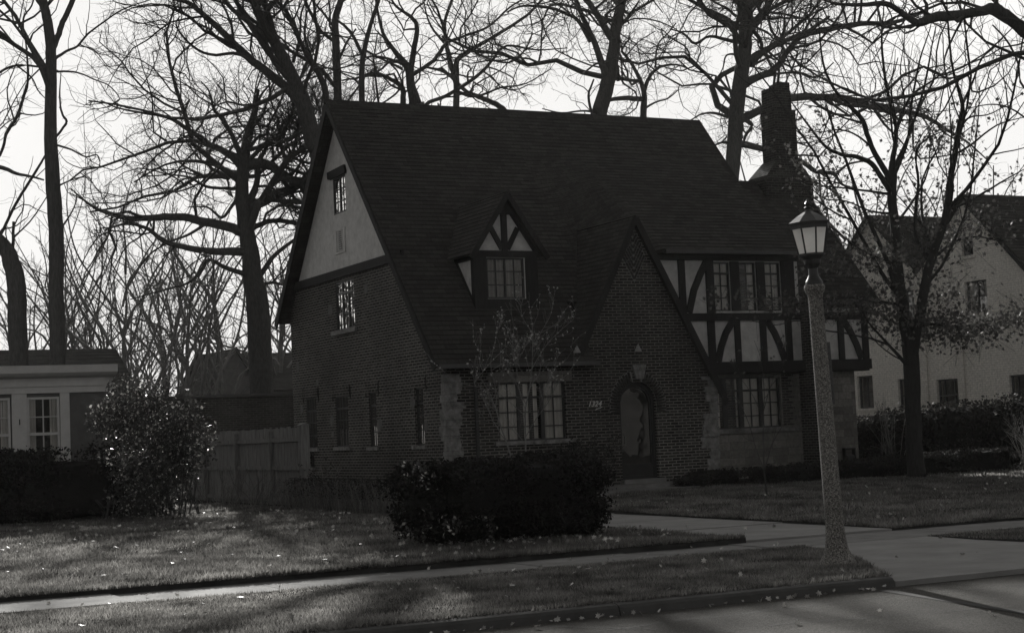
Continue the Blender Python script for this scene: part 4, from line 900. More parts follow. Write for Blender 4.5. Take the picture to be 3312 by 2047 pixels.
_, TIPS['leaning_elm'] = make_tree('leaning_elm', 'huge leaning forked tree behind the west end of the ridge', [
 [[18.45,50,0.15,0.406],[18.45,50,3.77,0.335],[18.45,50,10.5,0.325],[18.26,50,11.25,0.301],[17.95,50,12.55,0.256],[17.62,50,13.36,0.225],[17.15,50,14.3,0.187],[16.69,50,15.09,0.163],[16.36,50,15.89,0.135],[16.18,50,16.7,0.101]],
 [[17.88,50,12.61,0.164],[16.98,50.42,13.58,0.143],[16.32,50.7,14.19,0.13],[15.6,51.05,15.06,0.109],[15,51.33,15.71,0.089],[14.51,51.53,16.1,0.068],[13.75,51.75,16.27,0.048]],
 [[16.84,50,13.45,0.102],[15.97,50.28,14.13,0.061],[15,50.51,14.12,0.047],[14.38,50.7,14.51,0.04],[14.03,50.85,15.1,0.03],[14.17,50.85,15.39,0.02]],
 [[17.12,50,14.29,0.129],[16.92,50.16,15.36,0.116],[16.81,50.26,16,0.102],[16.79,50.36,16.72,0.068]],
 [[18.75,50,12.59,0.117],[18.62,49.88,13.25,0.103],[18.12,49.73,13.95,0.089],[17.66,49.56,14.71,0.075],[17.28,49.42,15.4,0.067],[16.91,49.32,15.76,0.054],[16.61,49.19,16.38,0.033]],
 [[17.64,50,13.91,0.055],[17.85,49.91,14.67,0.041],[17.92,49.82,15.55,0.034],[18.2,49.75,16.12,0.027]],
 [[15.28,50,14.78,0.047],[14.9,50.07,15.11,0.04],[14.47,50.18,15.65,0.033],[14.3,50.25,16.2,0.02]]], 104, 'elm', caps=(110,800,4200,13000), rmin=.0035, thin=.0044)
_, TIPS['straight_dark_tree'] = make_tree('straight_dark_tree', 'straight dark trunk rising exactly behind the west peak of the roof', [
 [[20.6,54,0.15,0.204],[20.6,54,4.29,0.168],[20.6,54,11.98,0.163],[20.67,54,13.87,0.149],[20.68,54,15.38,0.142],[20.68,54,16.52,0.127],[20.94,54,17.3,0.112],[21.14,54,18.24,0.075]],
 [[20.67,54,16.25,0.06],[20.28,54.18,16.84,0.045],[19.95,54.32,17.3,0.037],[19.7,54.45,17.77,0.03]],
 [[20.7,54,15.01,0.06],[21.09,53.92,15.77,0.045],[21.41,53.87,16.24,0.034]]], 105, 'elm', caps=(60,400,1700,5000), rmin=.0035, thin=.0044)
_, TIPS['slim_tree'] = make_tree('slim_tree', 'slim upright tree behind the roof right of the peak', [
 [[20.77,52,0.15,0.154],[20.77,52,4.37,0.127],[20.77,52,12.22,0.123],[20.79,52,13.17,0.108],[20.86,52,14.57,0.098],[21.22,52,15.92,0.073],[21.57,52,16.84,0.058],[21.76,52,17.6,0.037]],
 [[20.87,52,14.79,0.072],[20.62,52.1,15.46,0.058],[20.35,52.16,15.82,0.051],[20.07,52.2,16.03,0.036]],
 [[20.8,52,13.68,0.043],[20.56,52.1,13.99,0.036],[20.14,52.19,13.94,0.029]]], 106, 'elm', caps=(60,420,2000,6000), rmin=.0035, thin=.0044)
_, TIPS['twin_trunk_tree'] = make_tree('twin_trunk_tree', 'stout tree with a low fork behind the left third of the roof', [
 [[23.85,54,0.15,0.305],[23.85,54,4.55,0.251],[23.85,54,12.73,0.244],[23.68,54,13.65,0.229],[23.51,54,14.41,0.16],[23.45,54,14.95,0.145],[22.9,54,15.61,0.084],[22.51,54,16.2,0.061],[22.31,54,17.11,0.045],[22.25,54,17.87,0.038]],
 [[23.53,54,14.88,0.114],[23.67,53.85,15.78,0.099],[23.75,53.74,16.46,0.084],[23.47,53.68,16.81,0.068],[22.88,53.61,17.13,0.045],[22.54,53.52,17.61,0.03]],
 [[23.56,54,14.72,0.091],[24.49,54.05,15.34,0.077],[25.04,54.09,16.01,0.07],[25.66,54.12,16.3,0.054],[26.83,54.17,16.79,0.047],[27.78,54.22,17.6,0.04],[28.53,54.26,18.07,0.032]],
 [[23.21,54,13.16,0.121],[23.27,54.18,13.82,0.107],[23.31,54.32,14.31,0.096],[22.81,54.47,14.7,0.069],[22.29,54.59,14.85,0.061],[21.58,54.69,14.6,0.038]],
 [[23.88,54,13.35,0.076],[24.25,54.05,13.77,0.077],[24.96,54.11,14.05,0.077],[26.26,54.24,14.86,0.07],[27.02,54.32,15.56,0.055],[27.71,54.4,16.19,0.048],[29,54.48,16.13,0.032],[30.43,54.58,16.33,0.02]],
 [[23.2,54,14.93,0.053],[22.71,53.99,15.13,0.038],[22.07,53.99,15.32,0.03],[21.65,53.98,15.06,0.019]]], 107, 'oak', caps=(100,700,3600,11000), rmin=.0035, thin=.0044)
_, TIPS['wavy_tree'] = make_tree('wavy_tree', 'tree with wavy crossing limbs behind the roof above the dormer', [
 [[27.13,58,0.15,0.176],[27.13,58,4.81,0.145],[27.13,58,13.46,0.141],[27.17,58,14.47,0.133],[27.22,58,15.48,0.124],[27,58,16.3,0.104],[26.85,58,17.14,0.083],[26.85,58,17.98,0.062],[27.2,58,18.85,0.058],[27.42,58,19.55,0.042]],
 [[27.24,58,15.48,0.116],[27.2,57.79,16.35,0.108],[27.78,57.66,16.78,0.083],[28.8,57.43,17.39,0.067],[30,57.12,18.17,0.059],[30.5,56.96,18.68,0.05],[31.01,56.79,19.19,0.034]],
 [[29.77,58,14,0.126],[29.31,58.15,14.6,0.118],[28.73,58.28,14.94,0.101],[27.9,58.45,15.27,0.084],[27.11,58.67,16.04,0.067],[26.28,58.83,16.27,0.042]],
 [[27.31,58,15.14,0.066],[28.12,58.16,15.04,0.059],[29.38,58.4,15.51,0.042],[30.66,58.64,15.81,0.03],[32,58.9,16.56,0.022]],
 [[27.94,58,16.87,0.05],[28.64,57.95,16.57,0.042],[29.55,57.89,16.44,0.038],[30.21,57.85,16.91,0.034],[30.62,57.82,17.7,0.03],[30.55,57.8,18.56,0.025]],
 [[26.8,58,17.05,0.058],[26.19,57.88,17.65,0.041],[25.9,57.77,18.35,0.033],[25.8,57.69,18.99,0.025]]], 108, 'oak', caps=(90,640,3400,10000), rmin=.0035, thin=.0044)
_, TIPS['great_forked_tree'] = make_tree('great_forked_tree', 'thick forked trunk behind the middle of the ridge', [
 [[28.85,50,0.15,0.372],[28.85,50,4.21,0.307],[28.85,50,11.76,0.298],[29.01,50,12.67,0.284],[29.44,50,13.91,0.262],[29.76,50,15.07,0.226],[29.89,50,15.92,0.204],[30.22,50,17.02,0.17],[30.45,50,17.97,0.129]],
 [[29.41,50,14.14,0.15],[28.94,49.84,15.21,0.112],[28.54,49.74,15.91,0.093],[28.18,49.64,16.54,0.081],[27.99,49.58,16.96,0.067]],
 [[29.74,50,15.53,0.143],[29.12,49.97,16.39,0.113],[28.71,49.96,16.89,0.105],[28.31,49.94,17.46,0.075]],
 [[29.99,50,16.01,0.068],[30.46,50.01,16.43,0.053],[30.94,50.03,17.02,0.03]],
 [[28.83,50,15.39,0.09],[28.24,49.79,16.05,0.067],[27.77,49.7,16.22,0.059],[27.03,49.56,16.35,0.051],[25.85,49.35,16.28,0.043],[25.14,49.24,15.98,0.029]],
 [[28.77,50,12.66,0.052],[28.64,50,13.41,0.045],[28.89,50,14.03,0.03]],
 [[29.99,50,16.01,0.038],[30.82,50.18,16.42,0.03],[31.83,50.37,16.47,0.027],[32.86,50.57,16.28,0.019]],
 [[29.03,50,12.83,0.045],[28.37,50.02,12.87,0.037],[27.53,50.05,12.76,0.03],[26.8,50.08,12.88,0.018]]], 109, 'oak', caps=(100,720,3800,11000), rmin=.0035, thin=.0044)
_, TIPS['crooked_small_tree'] = make_tree('crooked_small_tree', 'small crooked tree behind the right part of the ridge', [
 [[32.64,53,0.15,0.18],[32.64,53,4.46,0.148],[32.64,53,12.46,0.144],[32.71,53,13.35,0.132],[32.81,53,14.42,0.1],[32.44,53,15.29,0.068],[32.09,53,15.76,0.056],[31.92,53,15.99,0.04],[32.32,53,16.5,0.028]],
 [[32.81,53,14.42,0.088],[33.18,53.15,15.04,0.073],[33.76,53.29,15.5,0.057],[34.62,53.42,15.68,0.041],[35.25,53.5,15.57,0.025]],
 [[32.75,53,14.13,0.104],[31.88,52.95,14.11,0.096],[31.21,52.91,14,0.079]],
 [[32.78,53,13.76,0.052],[33.37,53.1,14.06,0.04],[34.01,53.19,14.27,0.033],[34.57,53.29,14.66,0.02]],
 [[33.39,53,15.39,0.04],[33.45,52.87,16.23,0.032],[33.9,52.79,16.73,0.028],[34.26,52.72,17.15,0.024]],
 [[32.09,53,15.76,0.032],[32.68,52.99,16.36,0.024],[33.46,52.98,16.83,0.02]]], 110, 'oak', caps=(75,560,3000,9000), rmin=.0035, thin=.0044)
_, TIPS['great_oak'] = make_tree('great_oak', 'great oak with long level limbs reaching behind the chimney', [
 [[31.68,46,0.15,0.339],[31.68,46,3.25,0.279],[31.68,46,9,0.271],[31.83,46,10.01,0.257],[32.02,46,11.39,0.269],[32.27,46,12.86,0.259],[32.56,46,14.12,0.253],[32.71,46,15.09,0.235],[32.87,46,16.21,0.218],[33.11,46,17.26,0.16]],
 [[32.37,46,13.16,0.198],[33.02,46.1,13.44,0.138],[34.05,46.25,13.9,0.11],[34.95,46.42,14.82,0.096],[35.61,46.52,15.27,0.105],[36.86,46.68,15.63,0.113],[38.47,46.87,15.99,0.096],[40.1,47.06,16.2,0.078],[41.82,47.27,16.78,0.048]],
 [[32.73,46,13.99,0.199],[33.46,45.87,14.45,0.116],[34.11,45.77,14.76,0.08],[35.1,45.61,15.17,0.073],[35.94,45.47,15.72,0.044]],
 [[32.16,46,11.91,0.158],[33.42,46.24,12.46,0.138],[34.69,46.48,12.94,0.14],[36.16,46.72,13.11,0.135],[37.45,46.93,13.19,0.129],[38.98,47.18,13.08,0.123],[40.55,47.42,12.98,0.11],[41.94,47.64,12.85,0.087],[43.09,47.82,12.45,0.064],[44.27,48.01,12.05,0.041],[45.35,48.19,11.46,0.025]],
 [[32.35,46,14.66,0.072],[31.22,46,14.8,0.05],[30.61,45.99,14.5,0.05],[30.13,45.99,14.83,0.035],[29.63,45.99,14.93,0.021]],
 [[31.48,46,14.78,0.032],[31.54,45.97,15.36,0.029],[31.41,45.95,15.64,0.021]],
 [[32.33,46,14.25,0.043],[31.89,46.03,14.19,0.032],[31.71,46.05,13.71,0.022],[31.44,46.08,13.34,0.014]],
 [[31.78,46,12.04,0.054],[31.17,45.91,12.12,0.046],[30.61,45.83,12.05,0.032],[30.04,45.75,11.76,0.021]],
 [[32.03,46,11.18,0.129],[33.03,45.83,10.97,0.108],[34.41,45.59,10.54,0.091],[35.02,45.48,10.18,0.08],[35.66,45.38,10.11,0.066],[35.94,45.31,9.74,0.044],[36.41,45.23,9.6,0.026]],
 [[36.28,46,10.23,0.052],[36.8,45.98,10.58,0.045],[37.44,45.96,10.72,0.037],[38.1,45.93,10.96,0.023]],
 [[32.81,46,15.32,0.065],[33.23,45.9,14.81,0.073],[33.29,45.83,14.35,0.051],[33.71,45.76,14.07,0.029]],
 [[32.95,46,13.38,0.065],[34,46.08,13.68,0.044],[35.05,46.16,13.8,0.044],[35.82,46.21,13.7,0.033],[36.64,46.27,14.3,0.022]],
 [[32.56,46,16.18,0.109],[32.42,45.97,15.57,0.058],[31.96,45.97,15.83,0.043],[31.44,45.96,16,0.032],[30.94,45.93,16.32,0.021]],
 [[32.34,46,12.06,0.094],[32.74,45.97,11.79,0.072],[32.45,45.96,11.41,0.05],[32.32,45.93,11.03,0.043]],
 [[38.01,46,12.8,0.053],[38.45,45.9,12.11,0.045],[38.92,45.82,11.66,0.034],[39.39,45.74,11.13,0.023]],
 [[36.33,46,15.43,0.045],[36.84,45.89,16.04,0.037],[37.17,45.77,16.73,0.03]],
 [[32.03,46,11.11,0.09],[31.63,46.05,11.17,0.05],[31.22,46.09,11.02,0.032],[30.97,46.13,10.58,0.018]]], 111, 'oak', caps=(150,1100,5600,17000), rmin=.0035)
_, TIPS['overhanging_tree'] = make_tree('overhanging_tree', 'near tree at the right whose thick bent limb crosses the top corner', [
 [[26.49,24,0.27,0.276],[26.6,24,1.75,0.256],[26.62,24,4.32,0.247],[26.35,24,6.48,0.225],[25.65,24,7.83,0.192],[24.69,24,8.64,0.158],[23.78,24,9.13,0.129]],
 [[23.89,24,9.07,0.125],[23.41,24,9.35,0.12],[23.04,23.99,9.51,0.114],[22.55,23.99,9.41,0.094],[22,23.99,9.3,0.102],[21.47,23.98,9.22,0.097],[21.04,23.98,9.08,0.076],[20.65,23.98,9.26,0.056],[20.3,23.97,9.39,0.052],[19.7,23.97,9.32,0.039],[19.15,23.96,9.29,0.027],[18.67,23.96,9.37,0.015]],
 [[21.27,24,9.17,0.052],[21.34,24.02,9.45,0.036],[21.28,24.03,9.57,0.024],[21.17,24.06,9.81,0.016]],
 [[23.05,24,9.5,0.05],[23.13,24.01,9.71,0.041],[23.24,24.03,10.06,0.029]],
 [[21.11,24,9.06,0.036],[20.49,24.06,8.96,0.024],[20.03,24.1,9.04,0.018],[19.38,24.16,8.94,0.014],[18.92,24.2,8.82,0.01]],
 [[22.28,24,9.35,0.029],[22.03,24.11,8.9,0.02],[21.87,24.22,8.42,0.016],[22.08,24.31,7.95,0.01]],
 [[26.01,24,7.24,0.064],[24.75,24.15,7.64,0.03],[23.93,24.25,8.05,0.023],[23.86,24.3,8.56,0.021],[23.67,24.35,8.99,0.019],[23.36,24.41,9.32,0.015]],
 [[26.23,24,6.47,0.051],[24.6,23.82,6.56,0.029],[23.26,23.62,7.3,0.018],[22.48,23.51,7.48,0.014],[21.6,23.42,7.34,0.01]],
 [[20.32,24,9.4,0.02],[20.41,23.95,9.07,0.016],[20.13,23.89,8.63,0.012],[19.75,23.83,8.19,0.008]]], 112, 'elm', caps=(90,600,2600,7000), rmin=.003, first=(.2,.4))
_, TIPS['maple_tree'] = make_tree('maple_tree', 'maple with two rising stems that still holds dry leaves, on the right lawn', [
 [[23.78,28,0.2,0.223],[23.77,28,0.48,0.195],[23.77,28,1.02,0.182],[23.81,28,1.93,0.173],[23.82,28,2.75,0.178],[23.78,28,3.26,0.155],[23.69,28,3.76,0.133],[23.64,28,4.27,0.126],[23.6,28,4.96,0.114],[23.6,28,5.66,0.105],[23.56,28,6.35,0.103],[23.62,28,6.86,0.092],[23.62,28,7.18,0.06]],
 [[23.86,28,2.71,0.114],[23.84,27.85,3.3,0.118],[23.9,27.7,3.83,0.114],[23.96,27.5,4.59,0.102],[24.08,27.35,5.12,0.091],[24.24,27.23,5.57,0.082],[24.32,27.11,6.01,0.091],[24.3,26.93,6.66,0.072],[24.34,26.8,7.14,0.063],[24.35,26.63,7.75,0.049],[24.37,26.51,8.18,0.045],[24,26.33,8.89,0.027],[23.76,26.12,9.64,0.022],[23.6,25.94,10.25,0.011]],
 [[23.61,28,6.81,0.078],[23.68,28.06,7.15,0.065],[23.95,28.19,7.84,0.046],[23.98,28.27,8.23,0.042],[23.93,28.42,9.01,0.033],[24.04,28.6,10.02,0.024],[24.25,28.73,10.74,0.014],[24.42,28.84,11.36,0.01]],
 [[23.58,28,6.58,0.078],[23.49,28.04,6.91,0.069],[23.17,28.12,7.51,0.057],[23.04,28.19,8.08,0.055],[22.71,28.25,8.44,0.041],[22.38,28.31,8.81,0.032],[22.19,28.38,9.37,0.023],[22.22,28.49,10.33,0.014],[22.27,28.56,11.01,0.009]],
 [[23.57,28,6.44,0.064],[23.21,27.89,6.78,0.059],[22.86,27.78,7.07,0.057],[22.41,27.7,7.18,0.049],[21.96,27.63,7.2,0.04],[21.45,27.52,7.34,0.031],[20.93,27.37,7.73,0.022],[20.41,27.21,8.16,0.013]],
 [[23.63,28,6.86,0.051],[23.81,28.01,7.24,0.041],[24.16,28.03,7.77,0.037],[24.28,28.04,8.39,0.028],[24.62,28.07,9.46,0.019],[25.01,28.09,10.25,0.012],[25.19,28.11,10.84,0.007]],
 [[23.73,28,7.79,0.032],[23.94,27.92,8.3,0.028],[24.21,27.86,8.68,0.028],[24.77,27.79,9.02,0.019],[25.33,27.71,9.42,0.012],[25.9,27.6,10.01,0.009]],
 [[25.74,28,8.55,0.035],[26.24,28.13,9.18,0.024],[26.63,28.23,9.72,0.019],[27.44,28.36,10.3,0.015],[28.26,28.49,10.89,0.01]],
 [[25.42,28,7.39,0.033],[26.02,28.09,7.67,0.024],[26.93,28.22,8.17,0.019],[27.9,28.33,8.43,0.012],[28.58,28.41,8.58,0.007]],
 [[25.15,28,6.2,0.037],[25.43,27.98,6.23,0.033],[26.02,27.92,6.49,0.028],[26.73,27.85,6.84,0.019],[27.27,27.8,7.09,0.012],[27.94,27.74,7.35,0.01]],
 [[24.58,28,5.02,0.051],[24.22,28.03,5.44,0.042],[24.22,28.05,5.91,0.042],[24.4,28.09,6.71,0.033],[24.43,28.13,7.42,0.028],[24.8,28.14,7.77,0.019],[25.43,28.15,7.99,0.012]],
 [[23.6,28,6.02,0.037],[22.96,28,6.06,0.02],[22.29,28,6.27,0.016],[21.74,28,6.3,0.013],[21.31,27.99,6.56,0.009]],
 [[23.57,28,6.44,0.034],[22.7,27.92,6.5,0.025],[21.98,27.86,6.53,0.018],[21.27,27.79,6.55,0.013],[20.81,27.75,6.64,0.009]],
 [[23.57,28,4.92,0.032],[23.05,27.98,5.05,0.023],[22.48,27.97,5.27,0.018],[21.93,27.94,5.62,0.013],[21.43,27.93,5.79,0.009]],
 [[24.51,28,4.97,0.037],[25.17,27.96,5.4,0.028],[25.83,27.93,5.54,0.021],[26.54,27.91,5.46,0.014],[27.27,27.87,5.56,0.01]],
 [[23.66,28,2.71,0.046],[23.58,28,2.82,0.039],[23.14,27.99,3.22,0.029],[22.71,27.98,3.63,0.02],[22.55,27.97,3.86,0.011]],
 [[23.23,28,3.15,0.025],[22.84,28.1,3.3,0.023],[22.6,28.16,3.35,0.02],[22.19,28.26,3.45,0.018],[21.81,28.35,3.51,0.016],[21.27,28.5,3.73,0.011],[20.7,28.63,3.65,0.009],[20.21,28.75,3.76,0.007]],
 [[24.04,28,3.48,0.05],[24.43,28.04,3.6,0.037],[25.2,28.1,3.53,0.026],[26.2,28.19,3.59,0.019],[27.23,28.28,3.63,0.014],[28.29,28.37,3.71,0.01]],
 [[23.62,28,4.04,0.041],[22.69,27.84,4.08,0.022],[22.04,27.72,4.16,0.018],[21.27,27.58,4.06,0.013],[20.51,27.44,3.96,0.011],[19.65,27.28,3.91,0.009]],
 [[22.88,28,7.99,0.027],[22.28,27.96,8.09,0.02],[21.82,27.93,8.24,0.016],[21.24,27.89,8.29,0.011]],
 [[23.07,28,7.49,0.027],[22.72,28.12,7.77,0.021],[22.35,28.21,7.86,0.016],[21.91,28.3,7.81,0.011],[21.5,28.42,7.95,0.009]],
 [[25.6,28,8.07,0.024],[26.03,28.05,8.29,0.019],[26.73,28.11,8.43,0.014],[27.77,28.22,8.95,0.01]],
 [[23.79,28,7.8,0.023],[24.11,28.04,8.47,0.019],[24.07,28.08,9.19,0.016],[24.29,28.12,10.02,0.012],[24.32,28.16,10.69,0.007]]], 113, 'maple', caps=(240,1862,6084,11970), rmin=.0025, first=(.25,.5), mat='bark_dark')
_, TIPS['budding_magnolia'] = make_tree('budding_magnolia', 'young many-stemmed tree with pale buds in front of the ground-floor window', [
 [[15.36,30.6,0.85,0.022],[15.31,30.6,0.99,0.021],[15.2,30.6,1.34,0.019],[15.07,30.6,1.72,0.017],[14.97,30.6,2.1,0.014],[14.89,30.6,2.29,0.011]],
 [[15.62,30.6,0.8,0.023],[15.59,30.55,1.14,0.021],[15.57,30.48,1.52,0.019],[15.55,30.39,2.08,0.017],[15.64,30.32,2.54,0.014],[15.67,30.25,2.91,0.011],[15.67,30.18,3.37,0.008],[15.64,30.1,3.84,0.007],[15.54,30.03,4.3,0.004]],
 [[14.89,30.6,2.28,0.01],[14.82,30.56,2.44,0.008],[14.61,30.51,2.55,0.007],[14.47,30.48,2.59,0.008],[14.45,30.46,2.69,0.007],[14.61,30.44,2.87,0.007],[14.79,30.4,3.07,0.007],[15.09,30.32,3.35,0.005],[15.28,30.24,3.61,0.004]],
 [[14.53,30.6,2.59,0.007],[14.18,30.64,2.68,0.005],[13.9,30.67,2.88,0.004],[13.66,30.7,3.09,0.003],[13.57,30.72,3.16,0.003]],
 [[15.64,30.6,1.51,0.012],[15.87,30.53,1.88,0.01],[16.13,30.46,2.21,0.009],[16.36,30.39,2.62,0.007],[16.57,30.35,2.8,0.005],[16.85,30.27,3.17,0.004]],
 [[15.66,30.6,2.04,0.01],[15.55,30.63,2.46,0.008],[15.52,30.67,2.92,0.008],[15.45,30.7,3.3,0.006],[15.53,30.74,3.79,0.004],[15.49,30.77,4.21,0.003]],
 [[14.9,30.6,2.91,0.007],[15.18,30.53,3.07,0.006],[15.47,30.46,3.19,0.005],[15.59,30.42,3.33,0.004],[15.56,30.39,3.58,0.003]],
 [[14.71,30.6,2.87,0.006],[14.67,30.67,3.08,0.005],[14.73,30.73,3.31,0.004],[14.63,30.81,3.54,0.004],[14.68,30.94,4.01,0.003]],
 [[15.84,30.6,2.91,0.009],[16.1,30.64,3.25,0.007],[16.35,30.68,3.51,0.006],[16.64,30.71,3.74,0.005],[16.98,30.75,3.97,0.004]],
 [[15.88,30.6,3.36,0.008],[16.07,30.55,3.68,0.006],[16.28,30.5,4.02,0.005],[16.38,30.46,4.38,0.003]],
 [[16.1,30.6,3.68,0.005],[16.44,30.49,3.88,0.004],[16.62,30.4,4.18,0.003]],
 [[15.89,30.6,3.68,0.006],[15.73,30.68,4.02,0.005],[15.71,30.77,4.48,0.004],[15.74,30.83,4.79,0.003]],
 [[14.89,30.6,2.28,0.007],[15.01,30.66,2.51,0.007],[14.98,30.79,3.05,0.006],[15.16,30.9,3.51,0.005],[15.29,31.01,3.93,0.003]],
 [[15.05,30.6,1.76,0.007],[14.82,30.58,1.88,0.005],[14.65,30.56,1.85,0.004],[14.39,30.54,1.9,0.003]],
 [[15.63,30.6,1.33,0.008],[15.4,30.52,1.6,0.006],[15.3,30.45,1.9,0.005],[15.34,30.36,2.27,0.004]],
 [[16.2,30.6,2.21,0.006],[16.22,30.7,2.54,0.005],[16.5,30.81,2.92,0.004],[16.83,30.89,3.11,0.003]]], 114, 'maple', caps=(150,420,700,400), dm=3.6, rmin=.0012, first=(.5,.8), mat='bark_pale')
_, TIPS['lawn_sapling'] = make_tree('lawn_sapling', 'slender young tree with a few hanging leaves on the lawn before the half-timbered wing', [
 [[17.91,25.3,0.19,0.023],[17.9,25.3,0.44,0.02],[17.88,25.3,0.73,0.018],[17.9,25.3,1.3,0.015],[17.92,25.3,1.68,0.013],[17.97,25.3,2.06,0.011],[17.97,25.3,2.44,0.008],[17.93,25.3,2.82,0.005],[17.81,25.3,3.13,0.004]],
 [[17.88,25.3,0.69,0.013],[17.83,25.37,0.96,0.01],[17.79,25.4,1.11,0.01],[17.75,25.5,1.53,0.008],[17.65,25.59,1.89,0.007],[17.49,25.67,2.2,0.005],[17.38,25.75,2.51,0.003]],
 [[17.89,25.3,0.73,0.011],[17.96,25.26,0.95,0.01],[18.03,25.21,1.19,0.008],[18.28,25.14,1.56,0.006],[18.5,25.11,1.65,0.004],[18.72,25.08,1.68,0.003]],
 [[17.93,25.3,1.79,0.009],[17.99,25.24,2.05,0.008],[18.04,25.19,2.24,0.007],[18.22,25.13,2.48,0.005],[18.35,25.05,2.8,0.003]],
 [[17.68,25.3,1.25,0.007],[17.48,25.26,1.31,0.004],[17.38,25.24,1.39,0.003]],
 [[17.92,25.3,1.68,0.007],[17.78,25.36,2.06,0.006],[17.64,25.4,2.3,0.005],[17.46,25.45,2.57,0.004],[17.41,25.49,2.81,0.003]],
 [[18.1,25.3,1.19,0.005],[18.34,25.4,1.66,0.004],[18.57,25.48,2.05,0.003]]], 115, 'maple', caps=(60,150,200,150), dm=2, rmin=.0014, first=(.4,.7))


# ------------------------------------------------------------------ foliage helpers
def leaves_mesh(name, P, size, mat, rng, shape='leaf', up=None, jitter=.5):
    """P (n,3); each leaf a folded diamond of two triangles"""
    n = len(P); a = rng.normal(size=(n, 3)); 
    if up is not None: a += np.asarray(up)
    a /= np.linalg.norm(a, axis=1, keepdims=True); b = rng.normal(size=(n, 3)); b -= (b*a).sum(1, keepdims=True)*a; b /= np.linalg.norm(b, axis=1, keepdims=True); c = np.cross(a, b)
    s = (size*(1+jitter*(rng.random(n)-.5)))[:, None]
    if shape == 'lobed':
        ring = [(0, -.5), (.18, -.2), (.5, -.15), (.28, .08), (.38, .4), (.12, .25), (0, .6), (-.12, .25), (-.38, .4), (-.28, .08), (-.5, -.15), (-.18, -.2)]
        V = np.stack([P+s*(b*u+c*v+a*.25*(abs(u)-.2)) for u, v in ring], axis=1).reshape(-1, 3); k = len(ring)
        Fb = [(0, 1, 11), (1, 2, 3), (1, 3, 11), (3, 9, 11), (11, 9, 10), (3, 4, 5), (3, 5, 9), (5, 7, 9), (5, 6, 7), (7, 8, 9)]
        F = (np.arange(n)[:, None, None]*k+np.array(Fb)[None]).reshape(-1, 3)
        return npmesh(name, V, F, M[mat])
    w = .32
    V = np.stack([P-c*s*.5, P+b*s*w+a*s*.12, P+c*s*.5, P-b*s*w+a*s*.12], axis=1).reshape(-1, 3)
    F = (np.arange(n)[:, None, None]*4+np.array([[0, 1, 2], [0, 2, 3]])[None]).reshape(-1, 3)
    return npmesh(name, V, F, M[mat])
def blob_core(name, c, r, mat, parent, seed=0, seg=18, rings=10, k=.9, box=0.0):
    mb = MB(); rr = np.random.default_rng(seed); ph = rr.random(6)*6
    def pt(i, j):
        th = 2*math.pi*i/seg; la = -math.pi/2+math.pi*j/rings
        u = np.array([math.cos(th)*math.cos(la), math.sin(th)*math.cos(la), math.sin(la)])
        if box: u = np.sign(u)*np.abs(u)**(1-box)
        f = k*(1+.07*math.sin(3*th+ph[0])*math.cos(2*la+ph[1])+.05*math.sin(5*th+4*la+ph[2]))
        return (c[0]+r[0]*u[0]*f, c[1]+r[1]*u[1]*f, c[2]+r[2]*u[2]*f)
    for i in range(seg):
        for j in range(rings):
            q = [pt(i, j), pt(i+1, j), pt(i+1, j+1), pt(i, j+1)]
            if j == 0: q = [q[0], q[2], q[3]]
            elif j == rings-1: q = q[:3]
            mb.face(q)
    return mb.build(name, mat, parent)
def shell_pts(n, c, r, rng, box=.45, inner=.72, lump=.10, seed=0):
    u = rng.normal(size=(n, 3)); u /= np.linalg.norm(u, axis=1, keepdims=True)
    ph = np.random.default_rng(seed).random(6)*6.28
    lu = 1+lump*np.sin(u[:, 0]*5+ph[0])*np.cos(u[:, 2]*6+ph[1])+lump*.8*np.sin(u[:, 1]*9+u[:, 0]*7+ph[2])+lump*.5*np.sin(u[:, 2]*15+u[:, 0]*13+ph[3])
    u = np.sign(u)*np.abs(u)**(1-box); f = (inner+(1-inner)*rng.random(n)**.5)*lu; f = np.where(rng.random(n) < .035, f*rng.uniform(1.0, 1.16, n), f)
    return np.array(c)+np.array(r)*u*f[:, None]
def shrub(name, label, cat, parts, n, size, mat, seed, core='hedge_core', up=None, group=None, box=.45, inner=.75, zmin=.18, stems=0, ck=.80):
    rng = np.random.default_rng(seed); c0 = parts[0][0]; E = empty(name, (c0[0], c0[1], .2), label, cat, group)
    vol = np.array([(r[0]*r[1]+r[0]*r[2]+r[1]*r[2]) for c, r in parts]); P = []
    for i, (c, r) in enumerate(parts):
        p = shell_pts(int(n*vol[i]/vol.sum()), c, r, rng, box, inner, .10, seed*7+i); P.append(p)
    P = np.concatenate(P); P = P[P[:, 2] > zmin]
    link('foliage', leaves_mesh('foliage', P, size, mat, rng, up=up, jitter=1.1), E)
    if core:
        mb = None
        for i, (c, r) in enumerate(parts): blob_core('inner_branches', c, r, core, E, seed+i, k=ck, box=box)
    if stems:
        S = []
        for c, r in parts:
            for k in range(stems):
                a = rng.random()*6.28; b = np.array([c[0]+r[0]*.5*rng.uniform(-1, 1), c[1]+r[1]*.4*rng.uniform(-1, 1), .15]); e = b+np.array([rng.normal()*.25, rng.normal()*.2, r[2]*1.0+.1])
                m_ = (b+e)/2+rng.normal(size=3)*.05; S.append(np.stack([b, m_, e]))
        S = np.array(S); V, F = tubes([(S, np.full(S.shape[:2], .014))]); link('stems', npmesh('stems', V, F, M['bark']), E)
    return E

